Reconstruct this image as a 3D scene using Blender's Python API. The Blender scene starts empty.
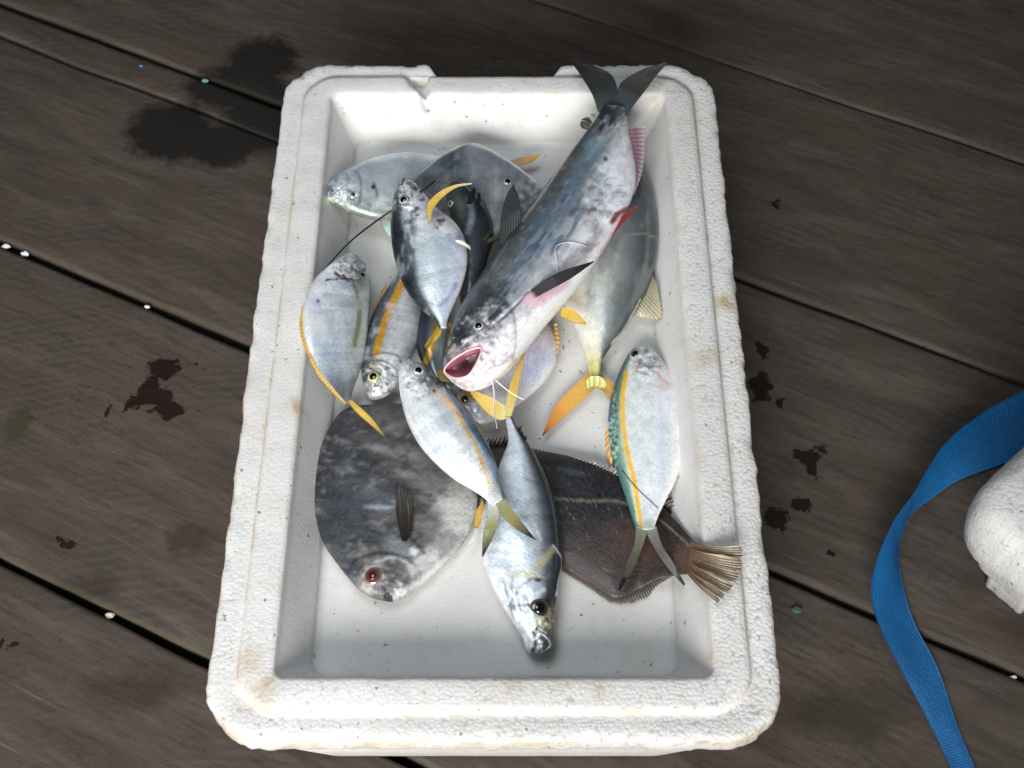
import bpy, math, random
import numpy as np
from mathutils import Vector, Matrix
R = math.radians
SC = bpy.context.scene
COL = SC.collection
rng = np.random.RandomState(7)
random.seed(7)

# ------------------------------------------------------------------ camera
F_PX, PITCH, CZ = 1500.0, R(54.2), 1.14
cam = bpy.data.cameras.new('camera')
cam.sensor_width = 36; cam.lens = 36*F_PX/1024
cam.clip_start = .02; cam.clip_end = 100
cam_o = bpy.data.objects.new('camera', cam); COL.objects.link(cam_o)
cam_o.location = (0, 0, CZ); cam_o.rotation_euler = (math.pi/2-PITCH, 0, 0)
cam.dof.use_dof = True; cam.dof.focus_distance = 1.24; cam.dof.aperture_fstop = 10
SC.camera = cam_o
# ------------------------------------------------------------------ sky, lamps, exposure
w = bpy.data.worlds.new('World'); SC.world = w; w.use_nodes = True
nt = w.node_tree; bg = nt.nodes['Background']
sky = nt.nodes.new('ShaderNodeTexSky'); sky.sky_type = 'NISHITA'; sky.sun_disc = False
sky.sun_elevation = R(42); sky.sun_rotation = R(195); sky.air_density = 1.0; sky.dust_density = 3.0
hs = nt.nodes.new('ShaderNodeHueSaturation'); hs.inputs['Saturation'].default_value = .55
nt.links.new(sky.outputs[0], hs.inputs['Color']); nt.links.new(hs.outputs[0], bg.inputs[0]); bg.inputs[1].default_value = 0.02

def area(name, loc, target, sx, sy, power, col):
    l = bpy.data.lights.new(name, 'AREA'); l.shape = 'RECTANGLE'; l.size = sx; l.size_y = sy
    l.energy = power; l.color = col
    o = bpy.data.objects.new(name, l); COL.objects.link(o); o.location = loc
    o.rotation_euler = (Vector(target)-Vector(loc)).to_track_quat('-Z', 'Y').to_euler()
    return o
k_ = area('daylight_opening', (-.42, -1.22, 1.12), (-.24, .60, .05), 1.4, .9, 14.5, (1.0, .99, .97)); k_.data.spread = R(62)
k_ = area('daylight_side', (-.40, .6, 2.2), (-.20, .64, .05), 1.0, .9, 3.8, (.86, .94, 1.0)); k_.data.spread = R(80)
SC.view_settings.view_transform = 'Standard'; SC.view_settings.look = 'None'
SC.view_settings.exposure = 0; SC.view_settings.gamma = 1
SC.render.engine = 'CYCLES'

# ------------------------------------------------------------------ helpers
FWD = np.array([0, math.cos(PITCH), -math.sin(PITCH)]); UPV = np.array([0, math.sin(PITCH), math.cos(PITCH)])
def P(px, py, z):
    """point of the place at height z that the camera sees at pixel px, py"""
    px = np.asarray(px, float); py = np.asarray(py, float); z = np.asarray(z, float)
    a = (px-512)/F_PX; b = -(py-384)/F_PX
    d = np.stack([a, FWD[1]+b*UPV[1], FWD[2]+b*UPV[2]], -1)
    t = (z-CZ)/d[..., 2]
    return np.stack([d[..., 0]*t, d[..., 1]*t, z+0*t], -1)
def lin(c):
    c = np.asarray(c, float)/255.0
    return np.where(c <= .04045, c/12.92, ((c+.055)/1.055)**2.4)
def smooth(a, b, x):
    t = np.clip((x-a)/(b-a+1e-12), 0, 1); return t*t*(3-2*t)
_perm = {}
def vnoise(x, y, seed=0):
    if seed not in _perm: _perm[seed] = np.random.RandomState(seed+11).rand(256, 256)
    g = _perm[seed]; xi = np.floor(x).astype(int); yi = np.floor(y).astype(int)
    fx = x-xi; fy = y-yi; fx = fx*fx*(3-2*fx); fy = fy*fy*(3-2*fy)
    a = g[xi % 256, yi % 256]; b = g[(xi+1) % 256, yi % 256]; c = g[xi % 256, (yi+1) % 256]; d = g[(xi+1) % 256, (yi+1) % 256]
    return (a*(1-fx)+b*fx)*(1-fy)+(c*(1-fx)+d*fx)*fy
def fbm(x, y, seed=0, o=4):
    r = 0; A = .5; s = 0
    for k in range(o):
        r = r+A*vnoise(x*2**k, y*2**k, seed+k); s += A; A *= .5
    return r/s
def crv(pts, n=None, u=None):
    """smooth curve through points, sampled by arc length"""
    p = np.asarray(pts, float)
    if len(p) > 2:
        q = np.vstack([2*p[0]-p[1], p, 2*p[-1]-p[-2]]); out = []
        for i in range(1, len(q)-2):
            t = np.linspace(0, 1, 24, endpoint=False)[:, None]
            p0, p1, p2, p3 = q[i-1], q[i], q[i+1], q[i+2]
            out.append(.5*((2*p1)+(-p0+p2)*t+(2*p0-5*p1+4*p2-p3)*t*t+(-p0+3*p1-3*p2+p3)*t**3))
        out.append(p[-1][None]); p = np.vstack(out)
    L = np.r_[0, np.cumsum(np.linalg.norm(np.diff(p, axis=0), axis=1))]
    if u is None: u = np.linspace(0, 1, n)
    u = np.asarray(u)*L[-1]
    return np.stack([np.interp(u, L, p[:, k]) for k in range(p.shape[1])], -1)
def inpoly(x, y, poly):
    poly = np.asarray(poly, float); r = np.zeros(x.shape, bool); j = len(poly)-1
    for i in range(len(poly)):
        xi, yi = poly[i]; xj, yj = poly[j]
        c = ((yi > y) != (yj > y)) & (x < (xj-xi)*(y-yi)/(yj-yi+1e-12)+xi)
        r ^= c; j = i
    return r
def dline(x, y, pts):
    pts = np.asarray(pts, float); d = np.full(x.shape, 1e9)
    for a, b in zip(pts[:-1], pts[1:]):
        ab = b-a; t = np.clip(((x-a[0])*ab[0]+(y-a[1])*ab[1])/(ab@ab+1e-9), 0, 1)
        d = np.minimum(d, np.hypot(x-a[0]-t*ab[0], y-a[1]-t*ab[1]))
    return d
def tag(o, label=None, cat=None, group=None, kind=None):
    if label: o['label'] = label
    if cat: o['category'] = cat
    if group: o['group'] = group
    if kind: o['kind'] = kind
    return o
def mesh(name, verts, faces, mat, parent=None, cols=None, uvs=None, smooth_=True, origin=None):
    verts = np.asarray(verts, float)
    me = bpy.data.meshes.new(name)
    if origin is not None: verts = verts-np.asarray(origin)
    me.from_pydata(verts.tolist(), [], [list(map(int, f)) for f in faces])
    if cols is not None:
        ca = me.color_attributes.new('Col', 'FLOAT_COLOR', 'POINT')
        c4 = np.ones((len(verts), 4)); c4[:, :3] = cols; ca.data.foreach_set('color', c4.ravel())
    if uvs is not None:
        uv = me.uv_layers.new(name='UVMap'); li = np.empty(len(me.loops), int)
        me.loops.foreach_get('vertex_index', li); uv.data.foreach_set('uv', np.asarray(uvs)[li].ravel())
    if smooth_: me.polygons.foreach_set('use_smooth', np.ones(len(me.polygons), bool))
    for m in (mat if isinstance(mat, (list, tuple)) else [mat]): me.materials.append(m)
    me.update()
    o = bpy.data.objects.new(name, me); COL.objects.link(o)
    if origin is not None: o.location = origin
    if parent: o.parent = parent
    return o
def empty(name, loc=(0, 0, 0)):
    o = bpy.data.objects.new(name, None); COL.objects.link(o); o.location = loc; o.empty_display_size = .02
    return o
def gridfaces(n, m, off=0, wrap=False):
    f = []
    for i in range(n-1):
        for j in range(m if wrap else m-1):
            a = off+i*m+j; b = off+i*m+(j+1) % m
            f.append((a, b, b+m, a+m))
    return f

# ------------------------------------------------------------------ materials
class N:
    """small node-graph builder"""
    def __init__(s, name):
        s.m = bpy.data.materials.new(name); s.m.use_nodes = True; s.t = s.m.node_tree
        s.b = s.t.nodes['Principled BSDF']
    def n(s, typ, ins=None, **kw):
        nd = s.t.nodes.new('ShaderNode'+typ)
        for k, v in kw.items(): setattr(nd, k, v)
        for k, v in (ins or {}).items():
            if isinstance(v, bpy.types.NodeSocket): s.t.links.new(v, nd.inputs[k])
            else: nd.inputs[k].default_value = v
        return nd
    def math(s, op, a, b=0.0, c=0.0): return s.n('Math', {0: a, 1: b, 2: c}, operation=op).outputs[0]
    def ramp(s, fac, stops):
        r = s.n('ValToRGB', {0: fac}); e = r.color_ramp.elements
        while len(e) < len(stops): e.new(.5)
        for k, (p, c) in enumerate(stops):
            e[k].position = p; e[k].color = (c, c, c, 1) if not hasattr(c, '__len__') else (*c, 1)
        return r.outputs[0]
    def mix(s, f, a, b, mode='MIX'):
        nd = s.t.nodes.new('ShaderNodeMix'); nd.data_type = 'RGBA'; nd.blend_type = mode
        for k, v in ((0, f), (6, a), (7, b)):
            if isinstance(v, bpy.types.NodeSocket): s.t.links.new(v, nd.inputs[k])
            else: nd.inputs[k].default_value = (*v, 1) if hasattr(v, '__len__') and len(v) == 3 else v
        return nd.outputs[2]
    def bump(s, h, strength, dist, prev=None):
        i = {'Height': h, 'Strength': strength, 'Distance': dist}
        if prev: i['Normal'] = prev
        return s.n('Bump', i).outputs[0]
    def set(s, **kw):
        for k, v in kw.items():
            k = k.replace('_', ' ')
            if isinstance(v, bpy.types.NodeSocket): s.t.links.new(v, s.b.inputs[k])
            else: s.b.inputs[k].default_value = (*v, 1) if hasattr(v, '__len__') and len(v) == 3 and 'Color' in k else v

def skin(name, metal, rough, bumpk=.25, scale=420, coat=.5, thin=0):
    g = N(name); col = g.n('Attribute', attribute_name='Col').outputs['Color']
    uv = g.n('UVMap').outputs[0]
    map_ = g.n('Mapping', {'Vector': uv, 'Scale': (1, 1.5, 1)}).outputs[0]
    v = g.n('TexVoronoi', {'Vector': map_, 'Scale': float(scale)}, feature='SMOOTH_F1').outputs['Distance']
    obj = g.n('TexCoord').outputs['Object']
    n1 = g.n('TexNoise', {'Vector': obj, 'Scale': 260.0, 'Detail': 3.0}).outputs['Fac']
    n2 = g.n('TexNoise', {'Vector': obj, 'Scale': 55.0, 'Detail': 4.0}).outputs['Fac']
    c = g.mix(g.ramp(n1, [(.3, 0), (.75, .16)]), col, (.9, .95, 1.0), 'SOFT_LIGHT')
    c = g.mix(g.ramp(v, [(.1, .16), (.6, 0)]), c, (.1, .12, .15))
    bp = g.bump(v, bumpk, .0006); bp = g.bump(n1, .2, .0004, bp); bp = g.bump(n2, .18, .0012, bp)
    g.set(Base_Color=c, Metallic=metal, Roughness=g.ramp(n2, [(.3, rough-.07), (.7, rough+.14)]), Normal=bp,
          Coat_Weight=coat, Coat_Roughness=.12)
    if thin: g.set(Thin_Film_Thickness=float(thin), Thin_Film_IOR=1.45)
    return g.m
SILVER = skin('silver_fish_skin', .32, .34, .2)
PALE = skin('pale_fish_skin', .15, .36, .2, coat=.35)
DARK = skin('dark_fish_skin', .0, .46, .35, 380, coat=.12)
SLICK = skin('smooth_catfish_skin', .12, .36, .08, 700, coat=.5)
def finmat():
    g = N('fin_membrane'); col = g.n('Attribute', attribute_name='Col').outputs['Color']
    g.set(Base_Color=col, Roughness=.42, Subsurface_Weight=.15, Subsurface_Radius=(.004, .003, .002), Coat_Weight=.25, Coat_Roughness=.2)
    return g.m
FIN = finmat()
def plain(name, col, rough=.4, metal=0.0, coat=0.0, nz=0, dist=.0005):
    g = N(name); g.set(Base_Color=tuple(lin(col)), Roughness=rough, Metallic=metal, Coat_Weight=coat, Coat_Roughness=.03)
    if nz:
        o = g.n('TexCoord').outputs['Object']; n = g.n('TexNoise', {'Vector': o, 'Scale': float(nz), 'Detail': 3.0}).outputs['Fac']
        g.set(Normal=g.bump(n, .6, dist), Base_Color=g.mix(n, tuple(lin(col)*.7), tuple(np.minimum(lin(col)*1.3, 1))))
    return g.m
PUPIL = plain('black_pupil', (6, 6, 8), .08, 0, 1)
def irismat():
    g = N('eye_iris'); g.set(Base_Color=g.n('Attribute', attribute_name='Col').outputs['Color'], Roughness=.15, Metallic=.25, Coat_Weight=1.0, Coat_Roughness=.05); return g.m
IRIS = irismat()
def fleshmat():
    g = N('wet_flesh'); g.set(Base_Color=g.n('Attribute', attribute_name='Col').outputs['Color'], Roughness=.3, Subsurface_Weight=.2, Subsurface_Radius=(.006, .002, .0015), Coat_Weight=.5, Coat_Roughness=.1); return g.m
FLESH = fleshmat()

def foam(name, dirt=1.0):
    g = N(name); o = g.n('TexCoord').outputs['Object']
    warp = g.n('TexNoise', {'Vector': o, 'Scale': 30.0, 'Detail': 2.0}).outputs['Color']
    vv = g.n('VectorMath', {0: o, 1: g.n('VectorMath', {0: warp, 'Scale': .006}, operation='SCALE').outputs[0]}, operation='ADD').outputs[0]
    bead = g.n('TexVoronoi', {'Vector': vv, 'Scale': 300.0, 'Randomness': .9}).outputs['Distance']
    edge = g.n('TexVoronoi', {'Vector': vv, 'Scale': 300.0, 'Randomness': .9}, feature='DISTANCE_TO_EDGE').outputs['Distance']
    big = g.n('TexNoise', {'Vector': o, 'Scale': 6.0, 'Detail': 5.0, 'Roughness': .6}).outputs['Fac']
    mid = g.n('TexNoise', {'Vector': o, 'Scale': 42.0, 'Detail': 4.0}).outputs['Fac']
    spk = g.n('TexNoise', {'Vector': o, 'Scale': 170.0, 'Detail': 2.0}).outputs['Fac']
    rub_ = g.n('SeparateColor', {0: g.n('Attribute', attribute_name='Col').outputs['Color']}).outputs
    base = g.ramp(big, [(.3, (.55, .54, .52)), (.7, (.72, .72, .71))])
    cellc = g.n('SeparateColor', {0: g.n('TexVoronoi', {'Vector': vv, 'Scale': 300.0, 'Randomness': .9}).outputs['Color']}).outputs[0]
    base = g.mix(g.math('MULTIPLY', g.ramp(cellc, [(0, 0), (1, .22)]), g.math('ADD', rub_[0], .15)), base, (.40, .39, .37))
    base = g.mix(g.math('MULTIPLY', rub_[0], .65), base, (.56, .555, .54))
    base = g.mix(g.ramp(mid, [(.56, 0), (.75, .35*dirt)]), base, (.50, .45, .38))
    base = g.mix(g.ramp(spk, [(.70, 0), (.745, .8*dirt)]), base, (.16, .13, .11))
    rubbed = g.n('Attribute', attribute_name='Col').outputs['Color']      # smooth moulded skin (0) or open beads (1)
    rub = g.n('SeparateColor', {0: rubbed}).outputs
    pit = g.math('MULTIPLY', g.ramp(bead, [(.56, 0), (.72, 1)]), g.math('MULTIPLY', g.ramp(g.n('TexNoise', {'Vector': o, 'Scale': 120.0, 'Detail': 2.0}).outputs['Fac'], [(.47, .0), (.62, .95)]), rub[0]))
    base = g.mix(pit, base, (.34, .32, .30))
    base = g.mix(g.math('MULTIPLY', rub[1], g.ramp(mid, [(.38, .15), (.6, 1)])), base, (.42, .33, .21))   # brown dirt along seams and edges
    h = g.math('MULTIPLY', bead, g.math('ADD', g.math('MULTIPLY', rub[0], .9), .05))
    bp = g.bump(h, -.9, .0022) if False else g.bump(g.math('MULTIPLY', h, -1.0), .5, .0012)
    bp = g.bump(mid, .2, .002, bp); bp = g.bump(g.n('TexNoise', {'Vector': o, 'Scale': 480.0, 'Detail': 3.0}).outputs['Fac'], .35, .0008, bp)
    wetm = g.math('MULTIPLY', rub[2], g.ramp(g.n('TexNoise', {'Vector': o, 'Scale': 16.0, 'Detail': 4.0}).outputs['Fac'], [(.42, .2), (.6, 1)]))
    base = g.mix(g.math('MULTIPLY', wetm, g.ramp(big, [(.45, 0), (.7, .30)])), base, (.50, .43, .38))
    ro = g.math('SUBTRACT', .62, g.math('MULTIPLY', wetm, .36))
    g.set(Base_Color=base, Roughness=ro, Normal=bp, Subsurface_Weight=.12, Subsurface_Radius=(.01, .01, .01), Specular_IOR_Level=.35)
    return g.m
FOAM = foam('white_foam')

# ------------------------------------------------------------------ deck planks (local x along the grain, y across)
DA = math.atan2(-.452, .892); DV = np.array([.892, -.452]); NV = np.array([.452, .892])
def duv(px, py):
    p = P(px, py, 0)[:2]; return float(p@DV), float(p@NV)
def wood():
    g = N('weathered_wood'); o = g.n('TexCoord').outputs['Object']; L = g.t.links
    sx = g.n('Mapping', {'Vector': o, 'Scale': (4.5, 22, 22)}).outputs[0]
    gr = g.n('TexNoise', {'Vector': sx, 'Scale': 1.6, 'Detail': 7.0, 'Roughness': .65, 'Distortion': .6}).outputs['Fac']
    sx2 = g.n('Mapping', {'Vector': o, 'Scale': (16, 120, 120)}).outputs[0]
    fine = g.n('TexNoise', {'Vector': sx2, 'Scale': 1.5, 'Detail': 5.0, 'Distortion': .4}).outputs['Fac']
    big = g.n('TexNoise', {'Vector': o, 'Scale': 3.2, 'Detail': 6.0, 'Roughness': .62}).outputs['Fac']
    blot = g.n('TexNoise', {'Vector': o, 'Scale': 11.0, 'Detail': 6.0, 'Roughness': .7}).outputs['Fac']
    grit = g.n('TexNoise', {'Vector': o, 'Scale': 210.0, 'Detail': 4.0, 'Roughness': .8}).outputs['Fac']
    # saw arcs across the boards
    rings = []
    for c, sc, dis in (((-.18, -.18, 0), 34.0, 2.2), ((-.95, .98, 0), 26.0, 3.0), ((.05, .12, 0), 22.0, 3.5)):
        m = g.n('Mapping', {'Vector': o, 'Location': (-c[0], -c[1], 0)}).outputs[0]
        rings.append(g.n('TexWave', {'Vector': m, 'Scale': sc, 'Distortion': dis, 'Detail': 3.0, 'Detail Scale': 2.2}, wave_type='RINGS', rings_direction='Z').outputs['Fac'])
    msk = g.ramp(blot, [(.42, 0), (.62, 1)])
    saw = g.math('MULTIPLY', g.math('ADD', rings[0], g.math('MULTIPLY', rings[1], .6)), msk)
    base = g.ramp(gr, [(.25, (.030, .023, .018)), (.5, (.058, .046, .038)), (.75, (.105, .086, .072))])
    base = g.mix(g.ramp(big, [(.35, 0), (.7, .65)]), base, (.085, .063, .047))
    base = g.mix(g.ramp(blot, [(.5, 0), (.75, .5)]), base, (.035, .030, .026))
    base = g.mix(g.ramp(fine, [(.5, 0), (.72, .45)]), base, (.024, .020, .018))
    cm = g.n('Mapping', {'Vector': o, 'Scale': (5, 95, 95)}).outputs[0]
    crk = g.n('TexNoise', {'Vector': cm, 'Scale': 1.3, 'Detail': 8.0, 'Roughness': .7, 'Distortion': 1.2}).outputs['Fac']
    crkm = g.math('MULTIPLY', g.ramp(crk, [(.485, 0), (.5, 1), (.515, 0)]), g.ramp(big, [(.45, 0), (.6, .75)]))
    base = g.mix(crkm, base, (.010, .008, .007))
    scr = g.n('TexNoise', {'Vector': g.n('Mapping', {'Vector': o, 'Rotation': (0, 0, .7), 'Scale': (4, 190, 50)}).outputs[0], 'Scale': 1.5, 'Detail': 3.0}).outputs['Fac']
    base = g.mix(g.ramp(scr, [(.68, 0), (.76, .35)]), base, (.17, .145, .125))
    base = g.mix(g.math('MULTIPLY', g.ramp(saw, [(.5, 0), (1.1, 1)]), .08), base, (.17, .15, .14))
    base = g.mix(g.ramp(grit, [(.58, 0), (.72, .7)]), base, (.018, .014, .012))
    # stains: ellipses in deck space with ragged edges
    wn = g.n('TexNoise', {'Vector': o, 'Scale': 32.0, 'Detail': 5.0, 'Roughness': .65}).outputs['Color']
    wob = g.n('VectorMath', {0: g.n('VectorMath', {0: wn, 1: (.5, .5, .5)}, operation='SUBTRACT').outputs[0], 'Scale': .05}, operation='SCALE').outputs[0]
    ov = g.n('VectorMath', {0: o, 1: wob}, operation='ADD').outputs[0]
    spl = g.n('TexNoise', {'Vector': o, 'Scale': 130.0, 'Detail': 3.0, 'Roughness': .6}).outputs['Fac']
    def stain(lst, soft):
        acc = None
        for px, py, rx, ry in lst:
            u, v = duv(px, py); k = .00115
            m = g.n('Mapping', {'Vector': ov, 'Location': (-u, -v, 0)}).outputs[0]
            m = g.n('Mapping', {'Vector': m, 'Rotation': (0, 0, DA), 'Scale': (1, 1, 0)}).outputs[0]
            m = g.n('VectorMath', {0: m, 1: (1/(rx*k), 1/(ry*k*1.2), 0)}, operation='MULTIPLY').outputs[0]
            d = g.n('VectorMath', {0: m}, operation='LENGTH').outputs['Value']
            acc = d if acc is None else g.math('SMOOTH_MIN', acc, d, .25)
        acc = g.math('ADD', acc, g.math('MULTIPLY', g.math('SUBTRACT', spl, .5), 1.1 if soft < .12 else .3))
        return g.ramp(g.math('MULTIPLY', acc, .5), [(.5-soft, 1), (.5, 0)])
    wet = stain([(172, 132, 50, 40), (212, 145, 50, 28), (235, 86, 56, 30), (268, 118, 50, 44), (262, 60, 40, 34)], .16)
    damp = stain([(190, 540, 26, 14), (20, 425, 14, 16), (88, 590, 36, 14), (130, 690, 46, 16), (840, 712, 60, 22), (755, 690, 20, 12)], .28)
    blood = stain([(165, 371, 15, 10), (147, 386, 9, 10), (153, 398, 16, 9), (167, 412, 11, 9), (133, 402, 4, 10), (110, 410, 3, 2.5), (67, 542, 7, 4),
                   (57, 541, 3, 2), (762, 385, 9, 12), (760, 350, 5, 8), (805, 455, 15, 10), (812, 470, 9, 6), (778, 518, 11, 7), (803, 504, 9, 7), (778, 204, 3.5, 3),
                   (198, 360, 2, 2), (210, 367, 2, 2), (780, 402, 5, 4), (832, 555, 6, 3), (18, 648, 5, 2.5), (1, 645, 5, 4)], .10)
    moss = stain([(20, 432, 16, 20), (250, 362, 30, 4), (95, 297, 60, 3.5)], .3)
    base = g.mix(g.math('MULTIPLY', damp, .72), base, (.028, .021, .016))
    base = g.mix(g.math('MULTIPLY', moss, .35), base, (.045, .052, .018))
    base = g.mix(g.math('MULTIPLY', wet, .92), base, (.010, .009, .008))
    base = g.mix(g.math('MULTIPLY', blood, .95), base, (.011, .0055, .0035))
    side = g.n('Attribute', attribute_name='Col').outputs['Color']
    base = g.mix(g.n('SeparateColor', {0: side}).outputs[1], base, (.05, .075, .016))
    gloss = g.math('MAXIMUM', g.math('MULTIPLY', wet, .25), g.math('MULTIPLY', blood, .6))
    ro = g.math('SUBTRACT', g.ramp(blot, [(.3, .62), (.7, .85)]), g.math('MULTIPLY', gloss, .5))
    bp = g.bump(gr, .25, .003); bp = g.bump(fine, .2, .001, bp); bp = g.bump(grit, .3, .0008, bp); bp = g.bump(saw, .10, .0010, bp)
    g.set(Base_Color=base, Roughness=ro, Normal=bp, Specular_IOR_Level=.18)
    return g.m
WOOD = wood()
deck = empty('deck'); tag(deck, kind='structure')
def plank(v0, v1, gapfun, crack=None, seed=0, ml=1.0, mh=1.0):
    us = np.r_[np.arange(-4, -1.3, .3), np.arange(-1.3, 1.4, .008), np.arange(1.4, 4, .3)]
    def edge(v, s, sd): return v+s*(fbm(us*9, us*0+sd, 3, 5)-.5)*.006
    a = edge(v0+gapfun(us, 0), 1, seed); b = edge(v1-gapfun(us, 1), 1, seed+20)
    rows = []
    T = .035
    def add(v, z, g): rows.append((v, z+0*v, g+0*v))
    add(a+.001, -T, 1.0); add(a, -.012, .8); add(a-.0002, -.004, .55); add(a+.0012, -.0007, .15); add(a+.005, 0*a, 0*a)
    n = 10
    if crack is None:
        for k in range(1, n): add(a+.005+(b-a-.01)*k/n, 0*a, 0*a)
    else:
        wd = np.interp(us, [-2, -1.1, -.85, -.70], [.0035, .003, .0022, 0]); c = crack+(fbm(us*7, us*0+5, 9)-.5)*.006
        for k in range(1, 7): add(a+.005+(c-.008-a-.005)*k/7, 0*a, 0*a)
        dp = -np.minimum(.03, wd*9); wd0 = wd; wd = np.maximum(wd, .0009)
        add(c-.006, 0*a, 0*a); add(c-wd, -.0006*np.sign(wd0), 0*a); add(c-wd*.8, dp, 0*a); add(c+wd*.8, dp, 0*a); add(c+wd+1e-5, -.0006*np.sign(wd0), 0*a); add(c+.006, 0*a, 0*a)
        for k in range(1, 4): add(c+.006+(b-.005-c-.006)*k/4, 0*a, 0*a)
    add(b-.005, 0*a, 0*a); add(b-.0012, -.0007, .1); add(b+.0002, -.004, .3); add(b, -.012, .6); add(b-.001, -T, .9)
    V = []; C = []
    for ri, (v, z, gr) in enumerate(rows):
        gr = gr*(ml if ri < len(rows)/2 else mh)
        top = (z > -.001)
        zz = z+np.where(top, (fbm(us*4+seed, v*6, 7)-.5)*.003, 0)
        V.append(np.stack([us, v, zz], -1)); C.append(np.stack([0*us, gr*(.25+.75*fbm(us*5, v*3+seed, 4)), 0*us], -1))
    V = np.concatenate(V); C = np.concatenate(C)
    o = mesh('plank', V, gridfaces(len(rows), len(us)), WOOD, deck, C)
    o.rotation_euler = (0, 0, DA)
    return o
gw = {0: .002, 1: .0025, 2: .0036, 3: .0028, 4: .0016, 5: .002}
cs = [-.50, -.21, .08, .367, .659, .950, 1.232, 1.52, 1.81, 2.1]
gws = [.003, .003, .003, .0036, .0040, .0034, .0018, .002, .002, .002]
for i in range(len(cs)-1):
    f = (lambda i: (lambda us, side: gws[i+side]*(1+.25*np.sin(us*3+i))))(i)
    plank(cs[i], cs[i+1], f, crack=.904 if i == 4 else None, seed=i*3.7, ml={4: .25, 5: .1, 6: .1}.get(i, 1), mh={4: .1, 5: .1, 6: .1}.get(i, 1))
gm = plain('dark_mud', (26, 28, 20), .8, nz=30)
g_o = mesh('ground', [(-6, -4, -.45), (6, -4, -.45), (6, 7, -.45), (-6, 7, -.45)], [(0, 1, 2, 3)], gm); tag(g_o, kind='structure')

# ------------------------------------------------------------------ foam tray (lofted rounded-rectangle loops)
def rrloop(x0, x1, y0, y1, r, per=90):
    """rounded rectangle with equal numbers of points per side and corner, so loops loft together"""
    pts = []
    ca = 22
    cs_ = [((x1-r, y0+r), -90), ((x1-r, y1-r), 0), ((x0+r, y1-r), 90), ((x0+r, y0+r), 180)]
    for k, ((cx, cy), a0) in enumerate(cs_):
        for j in range(ca):
            a = R(a0+90*j/(ca-1)); pts.append((cx+r*math.cos(a), cy+r*math.sin(a)))
        nx = cs_[(k+1) % 4]; a = R(nx[1]); q = (nx[0][0]+r*math.cos(a), nx[0][1]+r*math.sin(a)); p = pts[-1]
        for j in range(1, per):
            pts.append((p[0]+(q[0]-p[0])*j/per, p[1]+(q[1]-p[1])*j/per))
    return np.array(pts)
FL = .085                                         # height of the tray floor
OX0, OX1, OY0, OY1 = -.221, .195, .416, 1.114     # outer rim
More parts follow.
